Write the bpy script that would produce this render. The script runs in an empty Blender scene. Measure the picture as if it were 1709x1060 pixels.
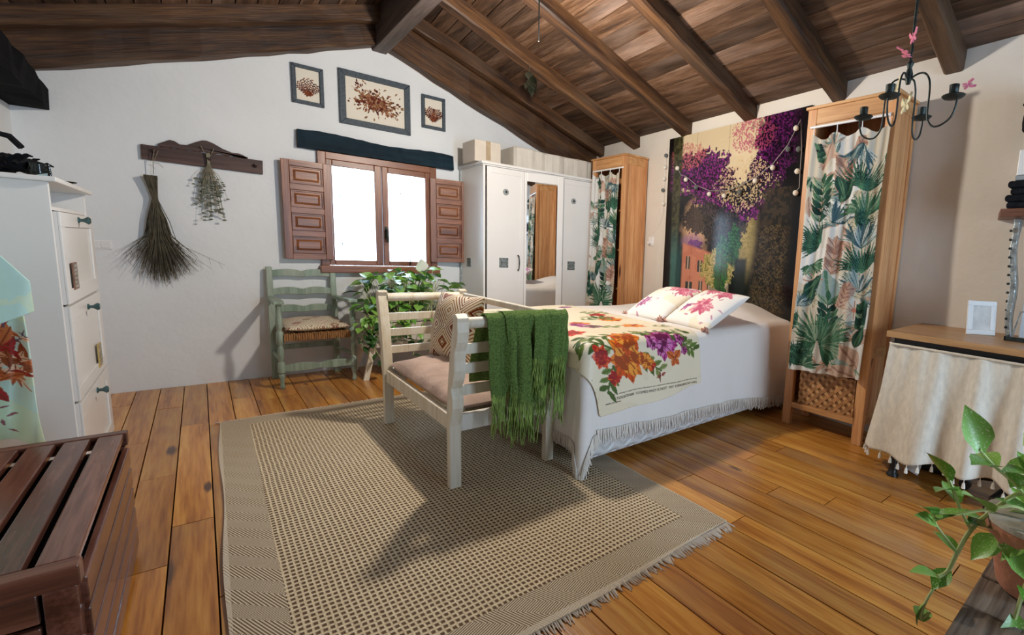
import bpy, math, random
import numpy as np
from mathutils import Vector, Matrix, Euler
PI = math.pi
random.seed(7)
SC = bpy.context.scene
COL = SC.collection

# ---------------------------------------------------------------- camera, light, exposure
W, H = 1709, 1060
yaw, pitch, roll, foc, pcx, pcy = 0.742912957, -0.135060989, 0.0443372782, 798.654866, 1065.7986, 533.894931
f_ = Vector((math.sin(yaw)*math.cos(pitch), math.cos(yaw)*math.cos(pitch), math.sin(pitch)))
rt = Vector((math.cos(yaw), -math.sin(yaw), 0)); up = rt.cross(f_)
r1 = rt*math.cos(roll)+up*math.sin(roll); u1 = -rt*math.sin(roll)+up*math.cos(roll)
cam_data = bpy.data.cameras.new('camera'); cam = bpy.data.objects.new('camera', cam_data); COL.objects.link(cam)
cam.matrix_world = Matrix(((r1.x, u1.x, -f_.x, 0), (r1.y, u1.y, -f_.y, 0), (r1.z, u1.z, -f_.z, 1.12), (0, 0, 0, 1)))
cam_data.sensor_width = 36; cam_data.sensor_fit = 'HORIZONTAL'; cam_data.lens = foc*36/W
cam_data.shift_x = (W/2-pcx)/W; cam_data.shift_y = (pcy-H/2)/W; cam_data.clip_start = 0.05
SC.camera = cam
world = bpy.data.worlds.new('daylight'); SC.world = world; world.use_nodes = True
bg = world.node_tree.nodes['Background']; bg.inputs[0].default_value = (0.58, 0.78, 1.0, 1); bg.inputs[1].default_value = 22.0
SC.view_settings.view_transform = 'Standard'; SC.view_settings.look = 'None'
SC.view_settings.gamma = 1; SC.view_settings.use_curve_mapping = False
SC.view_settings.exposure = -0.16
def light(name, kind, loc, energy, color, size=None, size_y=None, rot=(0, 0, 0), portal=False):
    d = bpy.data.lights.new(name, kind); d.energy = energy; d.color = color
    if kind == 'AREA':
        d.shape = 'RECTANGLE'; d.size = size; d.size_y = size_y or size
        if portal: d.cycles.is_portal = True
    elif size: d.shadow_soft_size = size
    o = bpy.data.objects.new(name, d); o.location = loc; o.rotation_euler = rot; COL.objects.link(o); return o
light('window_portal', 'AREA', (1.232, 5.10, 1.35), 1, (1, 1, 1), 1.0, 1.0, (-PI/2, 0, 0), True)
light('fill_door_portal', 'AREA', (1.8, -2.16, 1.07), 1, (1, 1, 1), 1.0, 2.0, (PI/2, 0, 0), True)  # portal of an unseen door, added behind the camera for fill light
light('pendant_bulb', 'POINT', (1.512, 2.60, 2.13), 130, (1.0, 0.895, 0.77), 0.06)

# ---------------------------------------------------------------- helpers
class B:
    def __init__(s): s.v = []; s.f = []
    def add(s, vs, fs):
        n = len(s.v); s.v += [tuple(p) for p in vs]; s.f += [tuple(i+n for i in q) for q in fs]; return s
    def box(s, x0, y0, z0, x1, y1, z1):
        return s.add([(x0,y0,z0),(x1,y0,z0),(x1,y1,z0),(x0,y1,z0),(x0,y0,z1),(x1,y0,z1),(x1,y1,z1),(x0,y1,z1)],
                     [(0,3,2,1),(4,5,6,7),(0,1,5,4),(1,2,6,5),(2,3,7,6),(3,0,4,7)])
    def hexa(s, a, b):   # a, b: four corners each
        return s.add(list(a)+list(b), [(3,2,1,0),(4,5,6,7),(0,1,5,4),(1,2,6,5),(2,3,7,6),(3,0,4,7)])
    def tube(s, pts, r, n=6, cap=True, soft=0):
        if soft:
            q = [Vector(p) for p in pts]; out = []
            for i in range(len(q)-1):
                a, b, c, d = q[max(i-1, 0)], q[i], q[i+1], q[min(i+2, len(q)-1)]
                for k in range(soft):
                    t = k/soft; out.append(.5*((2*b)+(c-a)*t+(2*a-5*b+4*c-d)*t*t+(3*b-a-3*c+d)*t**3))
            pts = out+[q[-1]]
        pts = [Vector(p) for p in pts]; rs = r if isinstance(r, (list, tuple)) else [r]*len(pts)
        base = len(s.v); prev = None
        for i, p in enumerate(pts):
            d = (pts[min(i+1, len(pts)-1)]-pts[max(i-1, 0)])
            if d.length < 1e-9: d = Vector((0, 0, 1))
            d.normalize()
            if prev is None: a = d.orthogonal().normalized()
            else:
                a = prev-d*prev.dot(d); a = a.normalized() if a.length > 1e-6 else d.orthogonal().normalized()
            prev = a; b = d.cross(a)
            for k in range(n):
                t = 2*PI*k/n; s.v.append(tuple(p+(a*math.cos(t)+b*math.sin(t))*rs[i]))
        for i in range(len(pts)-1):
            for k in range(n):
                k2 = (k+1) % n; s.f.append((base+i*n+k, base+i*n+k2, base+(i+1)*n+k2, base+(i+1)*n+k))
        if cap:
            s.f.append(tuple(base+k for k in range(n))[::-1]); e = base+(len(pts)-1)*n; s.f.append(tuple(e+k for k in range(n)))
        return s
    def lathe(s, c, prof, n=20):
        c = Vector(c); base = len(s.v)
        for r, z in prof:
            for k in range(n):
                t = 2*PI*k/n; s.v.append((c.x+r*math.cos(t), c.y+r*math.sin(t), c.z+z))
        for i in range(len(prof)-1):
            for k in range(n):
                k2 = (k+1) % n; s.f.append((base+i*n+k, base+i*n+k2, base+(i+1)*n+k2, base+(i+1)*n+k))
        s.f.append(tuple(base+k for k in range(n))[::-1]); e = base+(len(prof)-1)*n; s.f.append(tuple(e+k for k in range(n)))
        return s
    def prism(s, poly, axis, a, b):  # poly in the two other axes, extruded from a to b
        n = len(poly)
        def P(p, t): return {'X': (t, p[0], p[1]), 'Y': (p[0], t, p[1]), 'Z': (p[0], p[1], t)}[axis]
        vs = [P(p, a) for p in poly]+[P(p, b) for p in poly]
        fs = [tuple(range(n))[::-1], tuple(range(n, 2*n))]+[(i, (i+1) % n, n+(i+1) % n, n+i) for i in range(n)]
        return s.add(vs, fs)
    def ball(s, c, r, n=10, sc=(1, 1, 1)):
        c = Vector(c); m = n//2; base = len(s.v)
        for i in range(m+1):
            ph = PI*i/m
            for k in range(n):
                t = 2*PI*k/n
                s.v.append((c.x+sc[0]*r*math.sin(ph)*math.cos(t), c.y+sc[1]*r*math.sin(ph)*math.sin(t), c.z+sc[2]*r*math.cos(ph)))
        for i in range(m):
            for k in range(n):
                k2 = (k+1) % n; s.f.append((base+i*n+k, base+(i+1)*n+k, base+(i+1)*n+k2, base+i*n+k2))
        return s
    def build(s, name, mat, parent=None, smooth=False, bevel=0, fix=True):
        me = bpy.data.meshes.new(name); me.from_pydata(s.v, [], s.f); me.update()
        if fix:
            import bmesh
            bm = bmesh.new(); bm.from_mesh(me); bmesh.ops.recalc_face_normals(bm, faces=bm.faces); bm.to_mesh(me); bm.free()
        return link(name, me, mat, parent, smooth, bevel)
def link(name, me, mat, parent=None, smooth=False, bevel=0):
    o = bpy.data.objects.new(name, me); COL.objects.link(o)
    if mat and not me.materials: me.materials.append(mat)
    if parent is not None:
        o.parent = parent; o.matrix_parent_inverse = Matrix.Translation(-Vector(root_loc(parent)))
    if smooth:
        me.polygons.foreach_set('use_smooth', [True]*len(me.polygons))
        try: me.set_sharp_from_angle(angle=math.radians(50))
        except Exception: pass
    if bevel:
        m = o.modifiers.new('bevel', 'BEVEL'); m.width = bevel; m.segments = 2; m.limit_method = 'ANGLE'; m.angle_limit = math.radians(40)
    return o
def root_loc(o):
    v = Vector(o.location)
    if o.parent is not None: v = v+o.matrix_parent_inverse.translation+root_loc(o.parent)
    return v
def tag(o, label, cat, group=None, kind=None):
    if label: o['label'] = label
    if cat: o['category'] = cat
    if group: o['group'] = group
    if kind: o['kind'] = kind
    return o
def thing(name, label, cat, loc=(0, 0, 0), group=None):
    o = bpy.data.objects.new(name, None); o.empty_display_size = .1; o.location = loc; COL.objects.link(o)
    return tag(o, label, cat, group)
def structure(name, b, mat, **k):
    o = b.build(name, mat, **k); o['kind'] = 'structure'; return o
def box(x0, y0, z0, x1, y1, z1): return B().box(x0, y0, z0, x1, y1, z1)

def smoothstep(a, b, x): t = np.clip((x-a)/(b-a), 0, 1); return t*t*(3-2*t)
def vnoise(h, w, cells, seed, octaves=4):
    rng = np.random.RandomState(seed); out = np.zeros((h, w)); amp = 1; tot = 0
    for o in range(octaves):
        ch, cw = max(2, int(cells*h/max(h, w))), max(2, int(cells*w/max(h, w)))
        g = rng.rand(ch+2, cw+2); y = np.linspace(0, ch, h, endpoint=False); x = np.linspace(0, cw, w, endpoint=False)
        yi, xi = y.astype(int), x.astype(int); ty, tx = y-yi, x-xi; ty = ty*ty*(3-2*ty); tx = tx*tx*(3-2*tx)
        a = g[yi][:, xi]; b_ = g[yi][:, xi+1]; c = g[yi+1][:, xi]; d = g[yi+1][:, xi+1]
        out += amp*((a*(1-tx)+b_*tx)*(1-ty)[:, None]+(c*(1-tx)+d*tx)*ty[:, None]); tot += amp; amp *= .5; cells *= 2
    return out/tot
class Canvas:   # a flat print; u to the right, v downwards, both in units of its width
    def __init__(s, w, h, col): s.w, s.h = w, h; s.a = np.zeros((h, w, 3)); s.a[:] = col; s.Y, s.X = np.mgrid[0:h, 0:w]; s.X = (s.X+.5)/w; s.Y = (s.Y+.5)/w
    def put(s, mask, col, alpha=1.0): m = (mask*alpha)[..., None]; s.a = s.a*(1-m)+np.array(col)*m
    def win(s, x0, y0, x1, y1):
        return (slice(max(0, int(y0*s.w)), max(0, min(s.h, int(y1*s.w)+2))), slice(max(0, int(x0*s.w)), max(0, min(s.w, int(x1*s.w)+2))))
    def blob(s, x0, y0, x1, y1, fn, col, alpha=1.0):
        q = s.win(x0, y0, x1, y1)
        if s.X[q].size == 0: return
        m = fn(s.X[q], s.Y[q]).astype(float)[..., None]*alpha
        s.a[q] = s.a[q]*(1-m)+np.array(col)*m
    def leaf(s, x, y, ang, L, wd, col, rib=None, power=1.0):
        c, n = math.cos(ang), math.sin(ang)
        def fn(X, Y):
            t = ((X-x)*c+(Y-y)*n)/L; d = -(X-x)*n+(Y-y)*c
            prof = wd*np.sin(np.clip(t, 0, 1)**power*PI)
            return (t > 0) & (t < 1) & (abs(d) < prof)
        s.blob(x-L, y-L, x+L, y+L, fn, col)
        if rib is not None:
            def fr(X, Y):
                t = ((X-x)*c+(Y-y)*n)/L; d = -(X-x)*n+(Y-y)*c
                return (t > 0) & (t < .95) & (abs(d) < max(.6/s.w, wd*.12))
            s.blob(x-L, y-L, x+L, y+L, fr, rib)
    def line(s, x0, y0, x1, y1, wd, col):
        L = math.hypot(x1-x0, y1-y0)+1e-9; c, n = (x1-x0)/L, (y1-y0)/L
        def fn(X, Y):
            t = (X-x0)*c+(Y-y0)*n; d = -(X-x0)*n+(Y-y0)*c
            return (t > 0) & (t < L) & (abs(d) < wd)
        s.blob(min(x0, x1)-wd, min(y0, y1)-wd, max(x0, x1)+wd, max(y0, y1)+wd, fn, col)
    def disc(s, x, y, r, col, alpha=1.0, rx=1.0):
        s.blob(x-r*rx, y-r, x+r*rx, y+r, lambda X, Y: ((X-x)/rx)**2+(Y-y)**2 < r*r, col, alpha)
def lin(c): c = np.array(c, float); return np.where(c <= .04045, c/12.92, ((c+.055)/1.055)**2.4)
def S(r, g, b): return tuple(lin(np.array([r, g, b])/255.))
def S4(r, g, b): return S(r, g, b)+(1,)
def sheet(name, canvas, posf, mat, parent=None, thick=0, nu=None, nv=None, mask=None):
    """Grid mesh carrying the canvas as its print; posf(U,V) -> X,Y,Z arrays, U,V in 0..1."""
    nu = nu or canvas.w; nv = nv or canvas.h
    U, V = np.meshgrid(np.linspace(0, 1, nu+1), np.linspace(0, 1, nv+1)); X, Y, Z = posf(U, V)
    co = np.stack([X, Y, Z], -1).reshape(-1, 3); n = co.shape[0]
    i = np.arange(nu); j = np.arange(nv); I, J = np.meshgrid(i, j); a = (J*(nu+1)+I)
    if mask is not None:
        keep = mask((I+.5)/nu, (J+.5)/nv); a = a[keep]
    q = np.stack([a, a+1, a+nu+2, a+nu+1], -1).reshape(-1, 4)
    me = bpy.data.meshes.new(name); me.vertices.add(n); me.vertices.foreach_set('co', co.ravel().astype(np.float32))
    me.loops.add(q.size); me.loops.foreach_set('vertex_index', q.ravel().astype(np.int32))
    me.polygons.add(len(q)); me.polygons.foreach_set('loop_start', np.arange(0, q.size, 4, dtype=np.int32))
    me.update(calc_edges=True)
    if canvas is not None:
        at = me.color_attributes.new('print', 'FLOAT_COLOR', 'POINT')
        xi = np.clip((U*canvas.w).astype(int), 0, canvas.w-1); yi = np.clip((V*canvas.h).astype(int), 0, canvas.h-1)
        c = np.ones((n, 4), np.float32); c[:, :3] = canvas.a[yi, xi].reshape(-1, 3); at.data.foreach_set('color', c.ravel())
    me.validate()
    o = link(name, me, mat, parent, True)
    if thick:
        m = o.modifiers.new('thickness', 'SOLIDIFY'); m.thickness = thick; m.offset = 0
    return o

# ---------------------------------------------------------------- materials
def new_mat(name, rough=.6, metal=0, spec=.5):
    m = bpy.data.materials.new(name); m.use_nodes = True; nt = m.node_tree; p = nt.nodes['Principled BSDF']
    p.inputs['Roughness'].default_value = rough; p.inputs['Metallic'].default_value = metal; p.inputs['Specular IOR Level'].default_value = spec
    return m, nt, p
def N(nt, t, **k):
    n = nt.nodes.new(t)
    for a, v in k.items(): setattr(n, a, v)
    return n
def ramp(nt, fac, stops):
    r = N(nt, 'ShaderNodeValToRGB'); nt.links.new(fac, r.inputs[0]); e = r.color_ramp.elements
    while len(e) < len(stops): e.new(.5)
    for i, (p, c) in enumerate(stops): e[i].position = p; e[i].color = c if len(c) == 4 else tuple(c)+(1,)
    return r.outputs[0]
def mix(nt, fac, a, b, mode='MIX'):
    m = N(nt, 'ShaderNodeMix', data_type='RGBA', blend_type=mode)
    for s, v in ((0, fac), (6, a), (7, b)):
        if hasattr(v, 'links'): nt.links.new(v, m.inputs[s])
        else: m.inputs[s].default_value = v
    return m.outputs[2]
def mathn(nt, op, a, b=0.0, c=None):
    m = N(nt, 'ShaderNodeMath', operation=op)
    for s, v in enumerate((a, b, c)):
        if v is None: continue
        if hasattr(v, 'links'): nt.links.new(v, m.inputs[s])
        else: m.inputs[s].default_value = v
    return m.outputs[0]
def bump(nt, p, h, st, dist=.01):
    b = N(nt, 'ShaderNodeBump'); b.inputs['Strength'].default_value = st; b.inputs['Distance'].default_value = dist
    nt.links.new(h, b.inputs['Height']); nt.links.new(b.outputs[0], p.inputs['Normal'])
def plain(name, col, rough=.6, metal=0, spec=.5, var=.12, scale=12, bmp=0, bscale=60, stretch=(1, 1, 1), bdist=.01):
    m, nt, p = new_mat(name, rough, metal, spec); tc = N(nt, 'ShaderNodeTexCoord'); mp = N(nt, 'ShaderNodeMapping'); mp.inputs['Scale'].default_value = stretch
    nt.links.new(tc.outputs['Object'], mp.inputs[0]); nz = N(nt, 'ShaderNodeTexNoise'); nz.inputs['Scale'].default_value = scale; nz.inputs['Detail'].default_value = 5
    nt.links.new(mp.outputs[0], nz.inputs['Vector'])
    d = tuple(c*(1-var) for c in col[:3])+(1,); l = tuple(min(1, c*(1+var)) for c in col[:3])+(1,)
    nt.links.new(ramp(nt, nz.outputs['Fac'], [(.3, d), (.7, l)]), p.inputs['Base Color'])
    if bmp:
        n2 = N(nt, 'ShaderNodeTexNoise'); n2.inputs['Scale'].default_value = bscale; n2.inputs['Detail'].default_value = 6
        nt.links.new(mp.outputs[0], n2.inputs['Vector']); bump(nt, p, n2.outputs['Fac'], bmp, bdist)
    return m
def wood(name, dark, mid, light_, axis='Y', rough=.4, scale=1.0, knots=.5, var=.25, bmp=.15, spec=.5, knotcol=(.085, .028, .008, 1), worn=None, ksc=1.0, tilt=0):
    m, nt, p = new_mat(name, rough, 0, spec); tc = N(nt, 'ShaderNodeTexCoord'); oi = N(nt, 'ShaderNodeObjectInfo')
    off = N(nt, 'ShaderNodeVectorMath', operation='SCALE'); off.inputs[0].default_value = (37, 53, 29); nt.links.new(oi.outputs['Random'], off.inputs['Scale'])
    ad = N(nt, 'ShaderNodeVectorMath', operation='ADD'); nt.links.new(tc.outputs['Object'], ad.inputs[0]); nt.links.new(off.outputs[0], ad.inputs[1])
    if tilt:
        rt_ = N(nt, 'ShaderNodeMapping'); rt_.inputs['Rotation'].default_value = (0, tilt, 0); nt.links.new(ad.outputs[0], rt_.inputs[0]); ad = rt_
    mp = N(nt, 'ShaderNodeMapping'); g, c = 1.1*scale, 19*scale
    mp.inputs['Scale'].default_value = {'X': (g, c, c), 'Y': (c, g, c), 'Z': (c, c, g)}[axis]; nt.links.new(ad.outputs[0], mp.inputs[0])
    n1 = N(nt, 'ShaderNodeTexNoise'); n1.inputs['Scale'].default_value = 1.0; n1.inputs['Detail'].default_value = 4; n1.inputs['Distortion'].default_value = .35; nt.links.new(mp.outputs[0], n1.inputs['Vector'])
    n2 = N(nt, 'ShaderNodeTexNoise'); n2.inputs['Scale'].default_value = 5.5; n2.inputs['Detail'].default_value = 5; nt.links.new(mp.outputs[0], n2.inputs['Vector'])
    fac = mathn(nt, 'ADD', mathn(nt, 'MULTIPLY', n1.outputs['Fac'], .62), mathn(nt, 'MULTIPLY', n2.outputs['Fac'], .38))
    col = ramp(nt, fac, [(.36, dark), (.5, mid), (.64, light_)])
    if knots:
        mk = N(nt, 'ShaderNodeMapping'); a, b = 1.7*ksc, 6.5*ksc; mk.inputs['Scale'].default_value = {'X': (a, b, b), 'Y': (b, a, b), 'Z': (b, b, a)}[axis]
        nt.links.new(ad.outputs[0], mk.inputs[0]); vo = N(nt, 'ShaderNodeTexVoronoi'); vo.inputs['Scale'].default_value = 1.0; nt.links.new(mk.outputs[0], vo.inputs['Vector'])
        sepc = N(nt, 'ShaderNodeSeparateColor'); nt.links.new(vo.outputs['Color'], sepc.inputs[0])
        size = mathn(nt, 'MULTIPLY', mathn(nt, 'GREATER_THAN', sepc.outputs[0], 1-knots), mathn(nt, 'ADD', mathn(nt, 'MULTIPLY', sepc.outputs[1], .12), .07))
        dd = mathn(nt, 'ADD', vo.outputs['Distance'], mathn(nt, 'MULTIPLY', mathn(nt, 'SUBTRACT', n2.outputs['Fac'], .5), .12))
        k = mathn(nt, 'SUBTRACT', 1.0, mathn(nt, 'DIVIDE', dd, mathn(nt, 'ADD', size, .0001))); k.node.use_clamp = True
        k2 = mathn(nt, 'MULTIPLY', k, 2.2); k2.node.use_clamp = True
        col = mix(nt, k2, col, knotcol)
    if worn:
        nw = N(nt, 'ShaderNodeTexNoise'); nw.inputs['Scale'].default_value = 1.7; nw.inputs['Detail'].default_value = 6
        mw = N(nt, 'ShaderNodeMapping'); mw.inputs['Scale'].default_value = {'X': (.6, 2, 2), 'Y': (2, .6, 2), 'Z': (2, 2, .6)}[axis]
        nt.links.new(ad.outputs[0], mw.inputs[0]); nt.links.new(mw.outputs[0], nw.inputs['Vector'])
        wf = mathn(nt, 'MULTIPLY', mathn(nt, 'SUBTRACT', nw.outputs['Fac'], .52), 6.0); wf.node.use_clamp = True
        col = mix(nt, mathn(nt, 'MULTIPLY', wf, worn[1]), col, worn[0])
    hs = N(nt, 'ShaderNodeHueSaturation'); nt.links.new(col, hs.inputs['Color'])
    nt.links.new(mathn(nt, 'ADD', mathn(nt, 'MULTIPLY', oi.outputs['Random'], 2*var), 1-var), hs.inputs['Value'])
    nt.links.new(hs.outputs[0], p.inputs['Base Color'])
    if bmp: bump(nt, p, n2.outputs['Fac'], bmp, .004)
    return m
def printed(name, rough=.8, weave=0, spec=.3, sheen=0, trans=0):
    m, nt, p = new_mat(name, rough, 0, spec); a = N(nt, 'ShaderNodeVertexColor'); a.layer_name = 'print'; nt.links.new(a.outputs[0], p.inputs['Base Color'])
    if weave:
        tc = N(nt, 'ShaderNodeTexCoord'); n2 = N(nt, 'ShaderNodeTexNoise'); n2.inputs['Scale'].default_value = 250; nt.links.new(tc.outputs['Object'], n2.inputs['Vector']); bump(nt, p, n2.outputs['Fac'], weave, .003)
    return m
def glass(name, tint=(1, 1, 1, 1)):
    m = bpy.data.materials.new(name); m.use_nodes = True; nt = m.node_tree; nt.nodes.remove(nt.nodes['Principled BSDF']); out = nt.nodes['Material Output']
    t = N(nt, 'ShaderNodeBsdfTransparent'); t.inputs[0].default_value = tint; g = N(nt, 'ShaderNodeBsdfGlossy'); g.inputs['Roughness'].default_value = .02
    fr = N(nt, 'ShaderNodeFresnel'); fr.inputs[0].default_value = 1.45; mx = N(nt, 'ShaderNodeMixShader')
    nt.links.new(fr.outputs[0], mx.inputs[0]); nt.links.new(t.outputs[0], mx.inputs[1]); nt.links.new(g.outputs[0], mx.inputs[2]); nt.links.new(mx.outputs[0], out.inputs[0])
    return m
M = {}
M['plaster'] = plain('plaster', (.77, .80, .82, 1), .85, var=.035, scale=2.2, bmp=.35, bscale=9, bdist=.02, spec=.25)
M['plaster_warm'] = plain('plaster_warm', (.76, .72, .66, 1), .8, var=.05, scale=1.5, bmp=.35, bscale=9, bdist=.02, spec=.3)
M['floor'] = wood('floor_pine', (.30, .10, .018, 1), (.52, .215, .038, 1), (.66, .34, .075, 1), 'Y', .24, knots=.26, var=.20, bmp=.12, worn=((.22, .13, .075, 1), .5), scale=.8)
M['floor_base'] = plain('floor_base', (.03, .015, .008, 1), .9)
M['boards'] = wood('ceiling_boards', (.028, .013, .006, 1), (.085, .042, .020, 1), (.16, .095, .060, 1), 'Y', .6, knots=.3, var=.45, bmp=.3, worn=((.27, .20, .17, 1), .40))
M['rafter'] = wood('rafter_wood', (.016, .006, .0025, 1), (.058, .024, .008, 1), (.125, .056, .018, 1), 'X', .55, knots=.25, var=.2, bmp=.5, worn=((.14, .09, .055, 1), .5), tilt=-.334)
M['rafter_left'] = wood('rafter_wood_left', (.016, .006, .0025, 1), (.058, .024, .008, 1), (.125, .056, .018, 1), 'X', .55, knots=.25, var=.2, bmp=.5, worn=((.14, .09, .055, 1), .5), tilt=.334)
M['ridge'] = wood('ridge_wood', (.05, .035, .03, 1), (.09, .065, .055, 1), (.14, .10, .085, 1), 'Y', .6, knots=.1, var=.05, bmp=.4)
M['darkbeam'] = wood('black_beam', (.002, .002, .003, 1), (.003, .003, .004, 1), (.005, .005, .006, 1), 'Y', .9, knots=0, var=.05, bmp=.2, spec=.08)
M['lintel'] = wood('lintel_blue', (.003, .012, .020, 1), (.005, .019, .031, 1), (.009, .029, .045, 1), 'X', .7, knots=0, var=.05, bmp=.4, spec=.2)
M['window'] = wood('window_wood', (.13, .042, .018, 1), (.21, .075, .034, 1), (.30, .12, .058, 1), 'Z', .35, knots=.1, var=.1, bmp=.2)
M['windowX'] = wood('window_wood_rail', (.13, .042, .018, 1), (.21, .075, .034, 1), (.30, .12, .058, 1), 'X', .35, knots=.1, var=.1, bmp=.2)
M['shutter'] = wood('shutter_wood', (.12, .038, .015, 1), (.24, .085, .034, 1), (.36, .15, .065, 1), 'X', .33, knots=.1, var=.1, bmp=.2)
M['pine'] = wood('pine', (.44, .18, .065, 1), (.60, .285, .115, 1), (.70, .38, .17, 1), 'Z', .45, knots=.4, var=.10, bmp=.1, knotcol=(.11, .035, .01, 1))
M['pineY'] = wood('pine_rail', (.42, .19, .065, 1), (.56, .29, .115, 1), (.66, .38, .17, 1), 'Y', .45, knots=.15, var=.06, bmp=.1, knotcol=(.14, .045, .015, 1))
M['desk'] = wood('desk_veneer', (.40, .21, .085, 1), (.50, .28, .12, 1), (.58, .34, .16, 1), 'Y', .35, knots=0, var=.03, bmp=.02)
M['mahog'] = wood('chest_wood', (.055, .019, .012, 1), (.115, .042, .027, 1), (.20, .088, .060, 1), 'Y', .19, knots=.15, var=.2, bmp=.06, knotcol=(.015, .005, .003, 1))
M['mahogX'] = wood('chest_wood_rail', (.055, .019, .012, 1), (.11, .038, .022, 1), (.19, .075, .045, 1), 'X', .3, knots=.1, var=.15, bmp=.12)
M['walnut'] = wood('rack_wood', (.035, .015, .011, 1), (.06, .028, .020, 1), (.10, .05, .038, 1), 'X', .55, knots=.1, var=.1, bmp=.3)
M['white'] = plain('white_lacquer', (.80, .80, .79, 1), .32, var=.02, scale=4)
M['cream'] = wood('cream_paint', (.60, .52, .38, 1), (.71, .65, .52, 1), (.76, .72, .62, 1), 'Z', .45, knots=0, var=.04, bmp=.1)
M['whitewash'] = wood('whitewash', (.55, .50, .42, 1), (.68, .65, .58, 1), (.74, .72, .67, 1), 'Z', .6, knots=.05, var=.08, bmp=.3)
M['green'] = wood('green_paint', (.16, .23, .17, 1), (.25, .34, .27, 1), (.36, .45, .38, 1), 'Z', .5, knots=0, var=.08, bmp=.35, worn=((.42, .42, .34, 1), .55), scale=1.4)
M['rush'] = plain('rush', (.30, .15, .055, 1), .7, var=.5, scale=9, stretch=(14, 1.5, 3), bmp=.8, bscale=10)
M['black'] = plain('black_metal', (.012, .012, .013, 1), .35, var=.1)
M['iron'] = plain('iron', (.035, .045, .042, 1), .5, .6, var=.4, scale=40, bmp=.3)
M['steel'] = plain('galvanised', (.38, .42, .42, 1), .35, .7, var=.4, scale=35, bmp=.4, bscale=80)
M['rod'] = plain('white_plastic', (.85, .85, .85, 1), .3, var=.02)
M['mirror'] = new_mat('mirror', .02, 1)[0]; M['mirror'].node_tree.nodes['Principled BSDF'].inputs['Base Color'].default_value = (.82, .84, .84, 1)
M['glass'] = glass('pane_glass'); M['glassg'] = glass('tinted_glass', (.75, .88, .9, 1))
M['card'] = plain('cardboard', (.62, .56, .48, 1), .75, var=.05)
M['case'] = plain('canvas_case', (.60, .57, .51, 1), .7, var=.08, scale=5, bmp=.6, bscale=7, bdist=.02)
M['spread'] = plain('cotton_spread', (.80, .76, .72, 1), .9, var=.025, scale=3, bmp=.35, bscale=260, bdist=.004, spec=.15)
M['fringe'] = plain('cotton_fringe', (.78, .73, .66, 1), .9, var=.05)
M['linen'] = plain('linen', (.78, .74, .64, 1), .9, var=.10, scale=30, stretch=(2, 2, .8), bmp=.5, bscale=220, bdist=.004, spec=.15)
M['mauve'] = plain('seat_cotton', (.50, .37, .31, 1), .9, var=.12, scale=8, bmp=.5, bscale=30, bdist=.01, spec=.15)
M['print'] = printed('printed_cotton', .85, .3, .2); M['gloss'] = printed('printed_panel', .16, 0, .5)
M['satin'] = printed('printed_satin', .42, .15, .4)
M['throw'] = plain('green_wool', (.13, .215, .06, 1), .95, var=.45, scale=130, bmp=1.0, bscale=150, bdist=.010, spec=.1)
M['throwf'] = plain('green_wool_fringe', (.20, .29, .075, 1), .95, var=.5, scale=20, spec=.1)
M['wicker'] = plain('woven_bark', (.46, .23, .09, 1), .5, var=.35, scale=25, bmp=.3)
M['frame'] = plain('slate_frame', (.045, .065, .085, 1), .45, var=.35, scale=60, bmp=.5, bscale=120)
M['strand'] = plain('dry_stalk', (.065, .055, .032, 1), .8, var=.4, scale=20)
M['strand2'] = plain('dry_stalk_pale', (.21, .19, .13, 1), .8, var=.4, scale=20)
M['seed'] = plain('dry_leaf', (.15, .17, .13, 1), .8, var=.5, scale=30)
M['vine'] = plain('vine_stem', (.42, .48, .18, 1), .5, var=.2)
M['terra'] = plain('terracotta', (.52, .22, .13, 1), .8, var=.15, scale=14, bmp=.3)
M['lime'] = plain('limed_rim', (.48, .43, .36, 1), .9, var=.2, scale=30, bmp=.4)
M['oldwood'] = wood('weathered_wood', (.10, .07, .05, 1), (.24, .185, .14, 1), (.40, .33, .27, 1), 'X', .8, knots=.3, var=.3, bmp=.8)
M['pink'] = plain('pink_feather', (.72, .20, .30, 1), .7, var=.25, scale=40); M['butter'] = plain('cream_feather', (.70, .64, .40, 1), .7, var=.2, scale=40)
M['wool_white'] = plain('white_cotton_ball', (.80, .77, .68, 1), .9, var=.05); M['wool_grey'] = plain('grey_cotton_ball', (.12, .14, .14, 1), .9, var=.1)
M['cord'] = plain('grey_cord', (.35, .34, .33, 1), .7); M['cordb'] = plain('dark_cord', (.02, .02, .02, 1), .6)
M['denim'] = plain('black_cloth', (.010, .011, .014, 1), .9, var=.4, scale=30, bmp=.6, spec=.15)
M['greycloth'] = plain('grey_cloth', (.30, .33, .34, 1), .8, var=.1)
M['red_shelf'] = wood('shelf_wood', (.12, .045, .025, 1), (.2, .08, .045, 1), (.3, .14, .08, 1), 'Y', .5, var=.1)
M['ceramic'] = plain('green_ceramic', (.16, .22, .19, 1), .3, var=.2, scale=20)
M['knob'] = plain('teal_glass_knob', (.06, .13, .14, 1), .12, .3, var=.3, scale=60)
M['screen'] = plain('pale_panel', (.55, .66, .78, 1), .3, var=.05)
M['ground'] = plain('outside_ground', (.45, .43, .38, 1), .9)
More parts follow.
